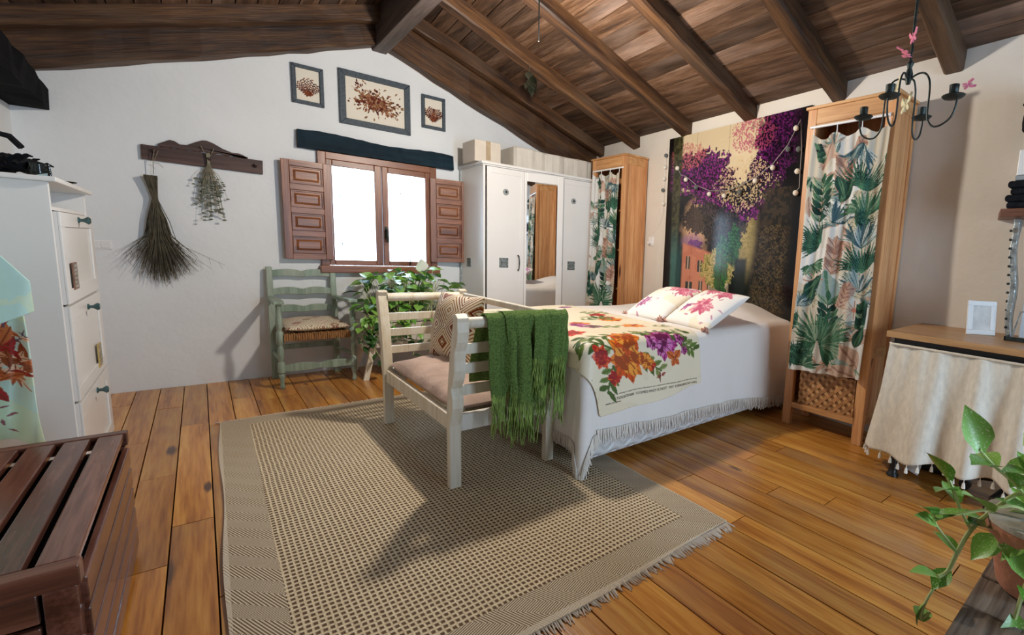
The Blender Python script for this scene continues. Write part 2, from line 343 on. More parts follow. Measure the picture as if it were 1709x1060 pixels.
def leafmat(name, g1, g2, pale, amt):
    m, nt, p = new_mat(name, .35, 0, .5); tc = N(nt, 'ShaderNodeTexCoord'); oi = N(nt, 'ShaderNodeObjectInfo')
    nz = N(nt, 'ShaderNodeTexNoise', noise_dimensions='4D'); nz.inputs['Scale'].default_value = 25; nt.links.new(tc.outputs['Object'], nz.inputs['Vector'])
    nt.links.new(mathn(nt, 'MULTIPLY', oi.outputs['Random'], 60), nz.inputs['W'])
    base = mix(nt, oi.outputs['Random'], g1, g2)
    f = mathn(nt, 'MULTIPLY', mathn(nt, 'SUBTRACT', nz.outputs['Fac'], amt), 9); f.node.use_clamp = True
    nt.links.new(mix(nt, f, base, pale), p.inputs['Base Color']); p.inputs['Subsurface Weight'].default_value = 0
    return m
M['leaf'] = leafmat('pothos_leaf', (.09, .30, .025, 1), (.25, .50, .08, 1), (.62, .70, .40, 1), .57)
M['leaf_dry'] = leafmat('dried_leaf', (.012, .016, .010, 1), (.035, .035, .022, 1), (.10, .08, .06, 1), .62)
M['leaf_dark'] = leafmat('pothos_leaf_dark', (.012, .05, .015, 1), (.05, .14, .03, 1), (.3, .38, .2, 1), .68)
M['petal'] = plain('white_flower', (.85, .87, .8, 1), .5, var=.03)

def rugmat():
    m, nt, p = new_mat('woven_sisal', .95, 0, .1); tc = N(nt, 'ShaderNodeTexCoord'); sp = N(nt, 'ShaderNodeSeparateXYZ'); nt.links.new(tc.outputs['Object'], sp.inputs[0])
    nz = N(nt, 'ShaderNodeTexNoise'); nz.inputs['Scale'].default_value = 9; nz.inputs['Detail'].default_value = 2; nt.links.new(tc.outputs['Object'], nz.inputs['Vector'])
    wob = mathn(nt, 'MULTIPLY', mathn(nt, 'SUBTRACT', nz.outputs['Fac'], .5), .35)
    cx = mathn(nt, 'ADD', mathn(nt, 'DIVIDE', sp.outputs[0], .0178), wob)
    row = mathn(nt, 'MULTIPLY', mathn(nt, 'PINGPONG', mathn(nt, 'FLOOR', mathn(nt, 'ADD', cx, .5)), 1.0), .5); cy = mathn(nt, 'ADD', mathn(nt, 'ADD', mathn(nt, 'DIVIDE', sp.outputs[1], .0225), wob), 0.0)
    fx = mathn(nt, 'PINGPONG', cx, .5); fy = mathn(nt, 'PINGPONG', cy, .5)
    hole = mathn(nt, 'MULTIPLY', mathn(nt, 'GREATER_THAN', fx, .17), mathn(nt, 'GREATER_THAN', fy, .20))
    # smooth edges of the dark holes
    hx = mathn(nt, 'MULTIPLY', mathn(nt, 'SUBTRACT', fx, .12), 6); hx.node.use_clamp = True
    hy = mathn(nt, 'MULTIPLY', mathn(nt, 'SUBTRACT', fy, .14), 6); hy.node.use_clamp = True
    hole = mathn(nt, 'MULTIPLY', hx, hy)
    # border mask
    dx = mathn(nt, 'MINIMUM', mathn(nt, 'SUBTRACT', sp.outputs[0], mathn(nt, 'ADD', mathn(nt, 'MULTIPLY', sp.outputs[1], .0135), -.021)), mathn(nt, 'SUBTRACT', 1.605, sp.outputs[0]))
    dy = mathn(nt, 'MINIMUM', mathn(nt, 'SUBTRACT', sp.outputs[1], 1.13), mathn(nt, 'SUBTRACT', 3.72, sp.outputs[1]))
    dd = mathn(nt, 'MINIMUM', dx, dy); brd = mathn(nt, 'LESS_THAN', dd, .135)
    # border: blocks of chevron weave
    bx = mathn(nt, 'FLOOR', mathn(nt, 'DIVIDE', mathn(nt, 'ADD', sp.outputs[0], sp.outputs[1]), .075)); alt = mathn(nt, 'PINGPONG', bx, 1.0)
    d1 = mathn(nt, 'PINGPONG', mathn(nt, 'DIVIDE', mathn(nt, 'ADD', sp.outputs[0], mathn(nt, 'MULTIPLY', sp.outputs[1], .4)), .008), .5)
    d2 = mathn(nt, 'PINGPONG', mathn(nt, 'DIVIDE', mathn(nt, 'SUBTRACT', sp.outputs[1], mathn(nt, 'MULTIPLY', sp.outputs[0], .4)), .008), .5)
    ch = ramp(nt, mix(nt, alt, d1, d2), [(.12, (0, 0, 0, 1)), (.32, (1, 1, 1, 1))])
    n3 = N(nt, 'ShaderNodeTexNoise'); n3.inputs['Scale'].default_value = 160; nt.links.new(tc.outputs['Object'], n3.inputs['Vector'])
    thread = ramp(nt, n3.outputs['Fac'], [(.3, (.56, .44, .28, 1)), (.7, (.88, .76, .54, 1))])
    inner = mix(nt, mathn(nt, 'MULTIPLY', hole, .95), thread, (.10, .05, .028, 1))
    rim = mathn(nt, 'LESS_THAN', dd, .006)
    bc = mix(nt, ch, mix(nt, rim, (.20, .135, .08, 1), (.62, .55, .46, 1)), (.74, .64, .48, 1)); col = mix(nt, brd, inner, bc)
    n4 = N(nt, 'ShaderNodeTexNoise'); n4.inputs['Scale'].default_value = 3; nt.links.new(tc.outputs['Object'], n4.inputs['Vector'])
    col = mix(nt, mathn(nt, 'MULTIPLY', n4.outputs['Fac'], .16), col, (.30, .20, .12, 1), 'MIX')
    nt.links.new(col, p.inputs['Base Color'])
    hh = mathn(nt, 'SUBTRACT', mathn(nt, 'ADD', mathn(nt, 'MULTIPLY', n3.outputs['Fac'], .3), mathn(nt, 'MULTIPLY', ch, mathn(nt, 'MULTIPLY', brd, .5))), mathn(nt, 'MULTIPLY', hole, mathn(nt, 'SUBTRACT', 1.0, brd)))
    bump(nt, p, hh, .8, .006)
    return m
M['rug'] = rugmat()
def quiltmat():
    m, nt, p = new_mat('quilted_satin', .38, 0, .5); tc = N(nt, 'ShaderNodeTexCoord'); sp = N(nt, 'ShaderNodeSeparateXYZ'); nt.links.new(tc.outputs['Object'], sp.inputs[0])
    a = mathn(nt, 'ADD', sp.outputs[0], sp.outputs[1]); s1 = mathn(nt, 'SINE', mathn(nt, 'MULTIPLY', a, 50)); zz = mathn(nt, 'ADD', mathn(nt, 'MULTIPLY', sp.outputs[2], 120), mathn(nt, 'MULTIPLY', s1, 2.2))
    h = mathn(nt, 'ABSOLUTE', mathn(nt, 'SINE', mathn(nt, 'MULTIPLY', zz, .5)))
    p.inputs['Base Color'].default_value = (.66, .64, .63, 1); bump(nt, p, h, .7, .012); return m
M['quilt'] = quiltmat()

# ---------------------------------------------------------------- the room
YG, XL, YB = 4.828, -0.80, -2.10
def XW(y): return 3.27+.075*(y-1.14)          # bed wall, a little out of square
RZ = .347
def zbeam(s): return 2.225+RZ*s               # underside of a right-hand rafter, s = distance from the bed wall
def zleft(x): return 2.21+.352*(x-XL)
floor = structure('floor', box(XL-.3, YB-.3, -.08, 3.85, YG+.3, -.021), M['floor_base'])
rnd = random.Random(3)
k = -5
while True:
    x0 = -.266+.1238*k; k += 1
    if x0 > 3.50: break
    x1 = x0+.1238; y = YB-rnd.uniform(0, 1.2)
    if x1 < XL: continue
    while y < YG:
        L = rnd.uniform(.75, 1.9); ya, yb = max(y, YB), min(y+L, YG+.0)
        if yb-ya > .05:
            dz = rnd.uniform(-.0008, .0008); g = .0014
            b = B(); xa, xb = max(x0+g, XL-.02), x1-g
            b.hexa([(xa, ya+g, -.02), (xb, ya+g, -.02), (xb, yb-g, -.02), (xa, yb-g, -.02)],
                   [(xa+.001, ya+g+.001, dz), (xb-.001, ya+g+.001, dz), (xb-.001, yb-g-.001, dz), (xa+.001, yb-g-.001, dz)])
            b.build('plank', M['floor'], floor)
        y += L
# gable wall with the window hole
wx0, wx1, wz0, wz1 = .80, 1.665, .90, 1.80
gb = B(); T = .30
gb.box(XL-.3, YG, -.08, wx0, YG+T, 2.2); gb.box(wx1, YG, -.08, 3.9, YG+T, 2.2)
gb.box(wx0, YG, -.08, wx1, YG+T, wz0); gb.box(wx0, YG, wz1, wx1, YG+T, 2.2)
gb.prism([(XL-.3, 2.2), (3.9, 2.2), (1.25, 3.12)], 'Y', YG, YG+T)
structure('wall_gable', gb, M['plaster'])
structure('wall_bed', B().prism([(XW(YB-.3), YB-.3), (XW(YG+.3), YG+.3), (4.1, YG+.3), (4.1, YB-.3)], 'Z', -.08, 2.345), M['plaster_warm'])
structure('wall_left', box(XL-.3, YB-.3, -.08, XL, YG+.3, 2.34), M['plaster'])
bb = B(); bb.box(XL-.3, YB-.3, -.08, 1.3, YB, 3.1); bb.box(2.3, YB-.3, -.08, 3.6, YB, 3.1); bb.box(1.3, YB-.3, 2.1, 2.3, YB, 3.1)
structure('wall_back', bb, M['plaster'])
dr = B(); dr.box(1.3, YB-.20, 0, 1.36, YB-.12, 2.1).box(2.24, YB-.20, 0, 2.3, YB-.12, 2.1).box(1.36, YB-.20, 2.04, 2.24, YB-.12, 2.1).box(1.36, YB-.2, 0, 2.24, YB-.12, .1)
dd = structure('fill_door_1', dr, M['window'])  # unseen glazed door added in the back wall, sized for the fill daylight
box(1.36, YB-.165, .1, 2.24, YB-.155, 2.04).build('pane', M['glass'], dd)

# ceiling: boards and rafters are pieces of it
cb = B()
cb.hexa([(XW(YB-.3)+.3, YB-.3, 2.34+RZ*-.3+.03), (XW(YG+.3)+.3, YG+.3, 2.34+RZ*-.3+.03), (1.25, YG+.3, 2.34+RZ*(XW(YG+.3)-1.25)+.03), (1.25, YB-.3, 2.34+RZ*(XW(YB-.3)-1.25)+.03)],
        [(XW(YB-.3)+.3, YB-.3, 2.5), (XW(YG+.3)+.3, YG+.3, 2.5), (1.25, YG+.3, 3.4), (1.25, YB-.3, 3.4)])
cb.hexa([(XL-.3, YB-.3, 2.25+.03), (1.30, YB-.3, 3.09), (1.30, YG+.3, 3.16), (XL-.3, YG+.3, 2.25+.03)],
        [(XL-.3, YB-.3, 2.5), (1.30, YB-.3, 3.4), (1.30, YG+.3, 3.4), (XL-.3, YG+.3, 2.5)])
ceiling = structure('ceiling', cb, M['floor_base'])
rnd = random.Random(11); bw = .1225
cuts0 = [-.1, 1.0, 1.67, 2.43, 3.17, 3.93]
for i in range(19):
    s0, s1 = -.02+i*bw, -.02+(i+1)*bw-.007
    cs = [YB]+sorted(rnd.sample(cuts0, 2))+[YG]
    for ya, yb in zip(cs, cs[1:]):
        j = rnd.uniform(0, .004)
        P = lambda s, y, dz: (XW(y)-s, y, 2.34+RZ*s+dz+j)
        ya2, yb2 = ya+.001, yb-.001
        B().hexa([P(s0, ya2, 0), P(s1, ya2, 0), P(s1, yb2, 0), P(s0, yb2, 0)], [P(s0, ya2, .02), P(s1, ya2, .02), P(s1, yb2, .02), P(s0, yb2, .02)]).build('ceiling_board', M['boards'], ceiling)
for i in range(17):
    x0, x1 = XL-.02+i*bw, XL-.02+(i+1)*bw-.007
    cs = [YB]+sorted(rnd.sample(cuts0, 2))+[YG]
    for ya, yb in zip(cs, cs[1:]):
        P = lambda x, y, dz: (x, y, zleft(x)+.115+dz)
        B().hexa([P(x0, ya, 0), P(x1, ya, 0), P(x1, yb, 0), P(x0, yb, 0)], [P(x0, ya, .02), P(x1, ya, .02), P(x1, yb, .02), P(x0, yb, .02)]).build('ceiling_board', M['boards'], ceiling)
def beam(p0, p1, wy, h, name='rafter', mat='rafter', seed=0, n=16, jit=.005, h1=None):
    """p0,p1: ends of the underside centre line (x, y, z); width wy across y, height h upwards"""
    r = random.Random(seed); b = B(); base = 0; h1 = h if h1 is None else h1
    for i in range(n+1):
        t = i/n; x, y, z = [p0[q]+(p1[q]-p0[q])*t for q in range(3)]; hh = h+(h1-h)*t
        j = lambda: r.uniform(-jit, jit); c = .012
        b.v += [(x, y-wy/2+c+j()*.4, z+j()), (x, y+wy/2-c+j()*.4, z+j()), (x, y+wy/2+j(), z+c+j()*.5), (x, y+wy/2+j(), z+hh), (x, y-wy/2+j(), z+hh), (x, y-wy/2+j(), z+c+j()*.5)]
    for i in range(n):
        for q in range(6):
            q2 = (q+1) % 6; b.f.append((i*6+q, i*6+q2, (i+1)*6+q2, (i+1)*6+q))
    b.f.append((5, 4, 3, 2, 1, 0)); b.f.append(tuple(n*6+q for q in range(6)))
    return b.build(name, M[mat], ceiling)
for i, y in enumerate([4.60, 3.94, 3.17, 2.43, 1.67, .97, .20, -.55, -1.3]):
    xw = XW(y); w = [.10, .115, .12, .115, .11, .105, .1, .1, .1][i]
    beam((xw+.02, y, zbeam(0)-.005), (1.26, y, zbeam(xw-1.25)), w, .125, seed=i)
    beam((XL-.02, y, zleft(XL)), (1.24, y, zleft(1.24)), w+.01, .125, seed=i+40, mat='rafter_left')
beam((3.56, 4.765, 2.749-.368*(3.56-1.356)), (1.28, 4.765, 2.749+.368*(1.356-1.28)), .12, .40, seed=81, h1=.42, jit=.008)
beam((XL, 4.765, 2.082-.374*.163), (1.24, 4.765, 2.73+.374*.14), .12, .40, seed=82, jit=.008, mat='rafter_left')
rb = B().box(1.195, YB, 2.75, 1.305, YG, 3.16); rb.build('ridge_beam', M['ridge'], ceiling, bevel=.006)

# dark oak stub beams set in the walls
lb = B(); n = 12; r = random.Random(5)
for i in range(n+1):
    t = i/n; y = 3.0+1.825*t; xo = -.585-.05*t if t > .02 else -.6
    zb_, zt_ = 1.80-.03*(1-t)+.05*t+.03*(1-t)*2, 2.0+.02*(1-t)
    j = lambda: r.uniform(-.008, .008)
    lb.v += [(XL-.02, y, zb_), (xo+j(), y, zb_+j()), (xo+j(), y, zt_-.02+j()), (XL-.02, y, zt_+.1)]
for i in range(n):
    for q in range(4): lb.f.append((i*4+q, i*4+(q+1) % 4, (i+1)*4+(q+1) % 4, (i+1)*4+q))
lb.f += [(3, 2, 1, 0), tuple(n*4+q for q in range(4))]
structure('trim_1', lb, M['darkbeam'])
lb = B(); n = 24; r = random.Random(9); ph = 0
for i in range(n+1):
    t = i/n; x = .628+(1.869-.628)*t; j = lambda a=.004: r.uniform(-a, a)
    zt = 1.992-.010*t+.010*math.sin(t*9)+j(.003)
    lb.v += [(x, 4.77+j(), 1.853+j(.002)), (x, 4.84, 1.853), (x, 4.84, zt), (x, 4.785+j(), zt)]
for i in range(n):
    for q in range(4): lb.f.append((i*4+q, i*4+(q+1) % 4, (i+1)*4+(q+1) % 4, (i+1)*4+q))
lb.f += [(3, 2, 1, 0), tuple(n*4+q for q in range(4))]
structure('trim_2', lb, M['lintel'])
# window
wy = YG
wf = B(); wf.box(.757, wy-.035, .915, .815, wy+.05, 1.85); wf.box(1.652, wy-.035, .915, 1.709, wy+.05, 1.85)
win = structure('window_1', wf, M['window'], bevel=.003)
box(.815, wy-.035, 1.795, 1.652, wy+.05, 1.85).build('head_rail', M['windowX'], win, bevel=.003)
box(.742, wy-.075, .855, 1.722, wy+.05, .915).build('sill', M['windowX'], win, bevel=.006)
for a, bx, gl in ((.815, 1.232, (.858, 1.176)), (1.236, 1.652, (1.285, 1.607))):
    fr = B(); y0, y1 = wy-.03, wy+.02
    fr.box(a, y0, .918, gl[0], y1, 1.795).box(gl[1], y0, .918, bx, y1, 1.795)
    fs = fr.build('sash', M['window'], win, bevel=.005)
    B().box(gl[0], y0, .918, gl[1], y1, .962).box(gl[0], y0, 1.744, gl[1], y1, 1.795).build('sash_rail', M['windowX'], fs, bevel=.005)
    box(gl[0]-.005, wy-.004, .957, gl[1]+.005, wy+.002, 1.749).build('pane', M['glass'], win)
hb = B(); hb.box(1.247, wy-.04, 1.16, 1.268, wy-.03, 1.27).tube([(1.257, wy-.04, 1.24), (1.257, wy-.075, 1.24), (1.257, wy-.078, 1.20), (1.259, wy-.075, 1.13)], .009, 8)
hb.build('espagnolette_handle', M['iron'], win, True)
latch = B().tube([(1.46, wy-.035, .93), (1.455, wy-.06, .955), (1.45, wy-.05, .985), (1.47, wy-.05, .985)], .005, 6); latch.build('latch', M['iron'], win, True)
for i, x in enumerate((.96, 1.06, 1.19, 1.33, 1.46, 1.56)):
    B().tube([(x, YG+.22, .86), (x, YG+.22, 1.84)], .0035, 6).build('grille_bar', M['iron'], win)
for z in (1.10, 1.60): B().tube([(.76, YG+.235, z), (1.70, YG+.235, z)], .003, 6).build('grille_bar', M['iron'], win)
def shutter(x0, x1, z0, z1, yb, tilt, narrow):
    """opened shutter: stiles, rails and four raised panels; tilt moves the free edge away from the wall"""
    hinge = x1 if not narrow else x0
    def Y(x, d): return yb-tilt*abs(x-hinge)-d
    def slab(b, a, b2, c, d, d0, d1):
        b.hexa([(a, Y(a, d0), c), (b2, Y(b2, d0), c), (b2, Y(b2, d0), d), (a, Y(a, d0), d)], [(a, Y(a, d1), c), (b2, Y(b2, d1), c), (b2, Y(b2, d1), d), (a, Y(a, d1), d)])
    root = B(); sw = .052
    slab(root, x0, x0+sw, z0, z1, 0, .03); slab(root, x1-sw, x1, z0, z1, 0, .03)
    o = root.build('shutter', M['window'], win, bevel=.003)
    n = 4; rail = .045; ph = (z1-z0-rail*(n+1))/n
    for i in range(n+1):
        b = B(); za = z0+i*(ph+rail); slab(b, x0+sw, x1-sw, za, za+rail, .001, .029); b.build('rail', M['shutter'], o, bevel=.002)
    for i in range(n):
        za = z0+rail+i*(ph+rail); a, b2 = x0+sw, x1-sw
        b = B(); slab(b, a, b2, za, za+ph, .004, .012); slab(b, a+.004, b2-.004, za+.004, za+.012, .012, .024); slab(b, a+.004, b2-.004, za+ph-.012, za+ph-.004, .012, .024)
        slab(b, a+.004, a+.012, za+.012, za+ph-.012, .012, .024); slab(b, b2-.012, b2-.004, za+.012, za+ph-.012, .012, .024)
        m_ = .026; f0 = [(a+m_, Y(a+m_, .012), za+m_), (b2-m_, Y(b2-m_, .012), za+m_), (b2-m_, Y(b2-m_, .012), za+ph-m_), (a+m_, Y(a+m_, .012), za+ph-m_)]
        q = m_+.016; f1 = [(a+q, Y(a+q, .024), za+q), (b2-q, Y(b2-q, .024), za+q), (b2-q, Y(b2-q, .024), za+ph-q), (a+q, Y(a+q, .024), za+ph-q)]
        b.hexa(f0, f1); b.build('panel', M['shutter'], o, bevel=.001)
shutter(.506, .838, .965, 1.745, 4.79, .03, False)
shutter(1.640, 1.975, .965, 1.75, 4.79, .10, True)

# ---------------------------------------------------------------- rug
rg = B(); nx, ny = 24, 40; r = random.Random(2)
for lay in (0, 1):
    for j in range(ny+1):
        for i in range(nx+1):
            u, v = i/nx, j/ny; x = .0+1.605*u+(.035*v-.01)*(1-u)+.006*math.sin(v*14)*(1-u); y = 1.12+2.60*v+.012*math.sin(u*7+1)*(1-v)+.01*math.sin(u*9)*v
            z = .003 if lay == 0 else .010+.002*math.sin(u*17+v*5)+.002*math.sin(v*23)
            rg.v.append((x, y, z))
for j in range(ny):
    for i in range(nx):
        a = j*(nx+1)+i; rg.f.append((a, a+nx+1, a+nx+2, a+1)); o_ = (nx+1)*(ny+1)
        rg.f.append((a+o_, a+1+o_, a+nx+2+o_, a+nx+1+o_))
o_ = (nx+1)*(ny+1)
edge = [i for i in range(nx)]+[j*(nx+1)+nx for j in range(ny)]+[ny*(nx+1)+i for i in range(nx, 0, -1)]+[j*(nx+1) for j in range(ny, 0, -1)]
for a, b in zip(edge, edge[1:]+edge[:1]): rg.f.append((a, b, b+o_, a+o_))
rug = rg.build('rug', M['rug'], None, True, fix=False)
tag(rug, 'large woven sisal rug in beige and brown with braided border on the floorboards', 'rug')
fb = B(); r = random.Random(4)
for yy, sg in ((1.125, -1), (3.715, 1)):
    for i in range(230 if sg < 0 else 150):
        x = .01+1.59*i/(230 if sg < 0 else 150); L = r.uniform(.03, .055)*(1 if sg < 0 else .6); dx = r.uniform(-.012, .012)
        fb.tube([(x, yy, .008), (x+dx*.4, yy+sg*L*.5, .007), (x+dx, yy+sg*L, .003)], [.0035, .003, .0018], 3, False)
o = fb.build('fringe', M['fringe'], rug); o['kind'] = 'stuff'
# ---------------------------------------------------------------- slatted wooden chest, bottom left
t = thing('slatted_chest', 'low dark reddish wooden chest with slatted lid and sides beside the rug', 'chest', (-.50, 1.9, 0))
cx1, cy0, cy1, ct = -.222, 1.43, 2.37, .437
for i in range(8):
    a = cx1-.008-.0745*i
    box(a-.058, cy0+.045, ct-.022, a, cy1-.04, ct-.002).build('slat', M['mahog'], t, bevel=.003)
B().box(-.82+.05, cy0, ct-.045, cx1, cy0+.042, ct).build('end_rail', M['mahogX'], t, bevel=.003)
B().box(-.82+.05, cy1-.038, ct-.045, cx1, cy1, ct).build('end_rail', M['mahogX'], t, bevel=.003)
for y0 in (cy0+.01, cy1-.06):
    for x0 in (-.765, cx1-.055): box(x0, y0, 0, x0+.048, y0+.048, ct-.047).build('leg', M['mahog'], t, bevel=.003)
for i in range(5):
    z1 = ct-.052-i*.073; box(cx1-.014, cy0+.044, z1-.061, cx1+.003, cy1-.04, z1).build('side_slat', M['mahog'], t, bevel=.003)
    for ye in (cy0+.018, cy1-.055): box(-.715, ye, z1-.064, cx1-.062, ye+.016, z1).build('end_slat', M['mahogX'], t, bevel=.003)
box(-.74, cy0+.07, .05, cx1-.03, cy1-.07, .055).build('bottom_board', M['mahog'], t)
dk = tag(box(-.76, cy0+.065, .056, cx1-.022, cy1-.064, .385).build('dark_filler', M['denim'], None, bevel=.03), 'dark blanket stored inside the slatted wooden chest', 'filler')  # black block added inside so the gaps between the slats look dark
# ---------------------------------------------------------------- shoe cabinet
t = thing('shoe_cabinet', 'tall narrow white cabinet with three flap doors by the left wall', 'cabinet', (-.57, 3.46, 0))
sx1, sx0, sy0, sy1, sz = -.43, -.72, 3.03, 3.88, 1.325
bd = B(); bd.box(sx0, sy0, 0, sx1, sy0+.02, sz-.02).box(sx0, sy1-.02, 0, sx1, sy1, sz-.02).box(sx0, sy0+.02, 0, sx0+.01, sy1-.02, sz-.02).box(sx0+.01, sy0+.02, 1.195, sx1-.004, sy1-.02, 1.21).box(sx0+.01, sy0+.02, .03, sx1-.03, sy1-.02, .05)
bd.build('carcass', M['white'], t, bevel=.002)
box(sx0-.01, sy0-.02, sz-.02, sx1+.025, sy1+.02, sz).build('top', M['white'], t, bevel=.004)
tilecol = plain('brown_tile', (.22, .11, .06, 1), .5, var=.3, scale=20); tilegrey = plain('mosaic_tile', (.35, .34, .29, 1), .5, var=.6, scale=60); tiley = plain('ochre_tile', (.50, .36, .12, 1), .5, var=.2, scale=20)
for i, (z0, z1) in enumerate(((.02, .385), (.395, .80), (.81, 1.19))):
    d = B().box(sx1-.006, sy0+.022, z0, sx1+.010, sy1-.022, z1)
    b2 = B(); f = .06
    b2.box(sx1+.010, sy0+.022, z0, sx1+.018, sy1-.022, z0+f).box(sx1+.010, sy0+.022, z1-f, sx1+.018, sy1-.022, z1).box(sx1+.010, sy0+.022, z0+f, sx1+.018, sy0+.10, z1-f).box(sx1+.010, sy1-.10, z0+f, sx1+.018, sy1-.022, z1-f)
    dr = d.build('flap_door', M['white'], t); b2.build('door_frame', M['white'], dr, bevel=.002)
    zk = (.346, .758, 1.165)[i]; yk = 3.45; kb = B()
    kb.tube([(sx1+.018, yk, zk), (sx1+.022, yk, zk), (sx1+.026, yk, zk), (sx1+.036, yk, zk), (sx1+.050, yk, zk), (sx1+.058, yk, zk)], [.014, .014, .007, .008, .019, .012], 10)
    kb.build('knob', M['knob'], dr, True)
    if i > 0:
        ty, tz = ((3.63, .49), (3.22, .92))[i-1]; tl = B().box(sx1+.018, ty-.05, tz-.058, sx1+.022, ty+.05, tz+.058)
        tl.build('tile', tiley if i == 1 else tilecol, dr)
        mb = B(); r = random.Random(i)
        for a in range(4):
            for c in range(6):
                y_, z_ = ty-.028+a*.020, tz-.05+c*.0175; mb.box(sx1+.022, y_, z_, sx1+.0235, y_+.013, z_+.012)
        mo = mb.build('mosaic', tilegrey, dr)
bx = tag(B().lathe((-.60, 3.20, 1.211), [(.035, 0), (.05, .02), (.055, .05), (.04, .065)], 14).build('clay_bowl', plain('tan_clay', (.40, .27, .13, 1), .8), None, True), 'small tan bowl inside the open top shelf of the white cabinet', 'bowl')
# things on it
r = random.Random(8); hb = B()
for i in range(26):
    c = (-.60+r.uniform(-.09, .10), 3.10+r.uniform(-.03, .42), sz+.045+r.uniform(-.005, .045)); hb.ball(c, r.uniform(.022, .045), 7, (1.3, 1.1, .8))
for i in range(40):
    a = r.uniform(0, 2*PI); c = Vector((-.60+r.uniform(-.08, .10), 3.10+r.uniform(0, .4), sz+.06)); d = Vector((math.cos(a)*.05, math.sin(a)*.05, r.uniform(.0, .06)))
    hb.tube([c, c+d*.6, c+d+Vector((0, 0, -.02))], [.012, .009, .003], 4)
hb.tube([(-.50, 3.12, sz+.11), (-.53, 3.14, sz+.15), (-.57, 3.16, sz+.16), (-.59, 3.2, sz+.12)], .011, 6)
hp = tag(hb.build('black_garland', M['denim'], None, True), 'heap of crumpled black fabric flowers on top of the white cabinet', 'garland')
jar = tag(B().lathe((-.475, 3.20, sz), [(.001, 0), (.03, 0), (.036, .02), (.032, .055), (.034, .06)], 14).build('glass_jar', M['glassg'], None, True), 'small clear blue glass jar beside the black fabric flowers', 'jar')
b = B().lathe((-.445, 3.36, sz), [(.001, 0), (.05, 0), (.055, .006), (.001, .007)], 16); tag(b.build('glass_saucer', M['glassg'], None, True), 'thin glass saucer at the edge of the white cabinet top', 'saucer')
# hanging mint garment
def garment(nm, w, h, painter, pos, thick=.004, mat='satin'):
    c = Canvas(w, h, S(196, 226, 216)); painter(c); return sheet(nm, c, pos, M[mat], None, thick)
def gp(c):
    r = np.random.RandomState(3); n_ = vnoise(c.h, c.w, 6, 5); c.put((n_ > .56).astype(float), S(214, 230, 190), .6)
    hh = c.h/c.w
    for i in range(230):   # loose orange and red floral swirls
        a = r.rand()*6.3; x, y = .55+.42*r.randn()*.45, hh*(.34+.20*r.randn()*.7)
        c.leaf(x, y, a, .14+.16*r.rand(), .022+.03*r.rand(), [S(200, 110, 60), S(170, 40, 40), S(225, 160, 110), S(240, 205, 170), S(150, 80, 40)][r.randint(5)], S(120, 50, 30))
    for i in range(40):
        x, y = r.rand(), hh*(.02+.2*r.rand()); c.leaf(x, y, r.rand()*6.3, .12, .008, S(90, 80, 110))
    for i in range(30):
        x, y = .25+.5*r.rand(), hh*(.68+.28*r.rand()); c.leaf(x, y, r.rand()*6.3, .1, .012, S(150, 90, 100))
t = thing('hanging_robe', 'pale mint satin robe with orange and red floral print hanging by the white cabinet', 'robe', (-.65, 2.75, .35))
c = Canvas(150, 260, S(200, 228, 214)); gp(c)
def rp(U, V):
    x = -.795+.31*U*(1+.0*V)+.02*V*U; z = .86-.54*V-.05*U*(1-V)+.04*np.sin(U*3)*V; y = 2.75+.03*np.sin(U*16+V*2)+.02*np.sin(U*7+V*5); return x, y, z
sheet('skirt', c, rp, M['satin'], t, .004)
c = Canvas(120, 200, S(192, 230, 222)); n_ = vnoise(200, 120, 5, 9); c.put((n_ > .55).astype(float), S(216, 234, 200), .6)
def rp2(U, V):
    w = .02+.335*np.clip(V*1.25, 0, 1)**.8; x = -.798+(w)*U; z = 1.36-.60*V+.07*(U*V)-.04*np.sin(U*PI)*V; y = 2.70-.03*V+.025*np.sin(U*9+V*3); return x, y, z
sheet('sleeve', c, rp2, M['satin'], t, .006)
B().tube([(XL, 2.72, 1.36), (XL+.03, 2.72, 1.37), (XL+.04, 2.72, 1.39)], .006, 6).build('hanger_hook', M['iron'], t)
# sockets on the gable wall
t = thing('wall_socket', 'white double light switch plate on the plaster wall beside the white cabinet', 'switch', (-.49, YG, 1.05))
box(-.545, YG-.008, 1.00, -.435, YG, 1.06).build('plate', M['rod'], t, bevel=.002)
for x in (-.538, -.487): box(x, YG-.012, 1.007, x+.045, YG-.007, 1.053).build('rocker', M['white'], t, bevel=.002)

# ---------------------------------------------------------------- coat rack board and dried plants
t = thing('peg_rail', 'dark carved wooden peg board mounted high on the plaster wall', 'rack', (.07, YG, 1.66))
B().prism([(-.257, 1.62), (.398, 1.608), (.401, 1.711), (-.255, 1.718)], 'Y', YG-.025, YG).build('board', M['walnut'], t, bevel=.003)
cr = [(-.17, 1.713)]
pts = [(-.17, 1.735), (-.13, 1.758), (-.11, 1.772), (-.085, 1.768), (-.06, 1.75), (-.02, 1.753), (.02, 1.778), (.06, 1.80), (.085, 1.802), (.12, 1.79), (.17, 1.76), (.22, 1.742), (.26, 1.742), (.285, 1.735), (.31, 1.715)]
low = [(x, 1.718+.004*math.cos(i*PI)) for i, x in enumerate(np.linspace(.31, -.17, 13))]
B().prism(pts+low, 'Y', YG-.022, YG-.004).build('carved_crest', M['walnut'], t, bevel=.002)
for x, z in ((-.19, 1.675), (.09, 1.665), (.355, 1.66)):
    B().tube([(x, YG-.02, z), (x, YG-.045, z), (x, YG-.055, z+.012), (x, YG-.062, z+.012)], [.008, .008, .011, .006], 8).build('peg', M['walnut'], t, True)
t = thing('dried_broom', 'long bundle of dried dark heather twigs hanging upside down on the wall', 'dried plant', (-.205, YG-.04, 1.2))
r = random.Random(12); sb = B()
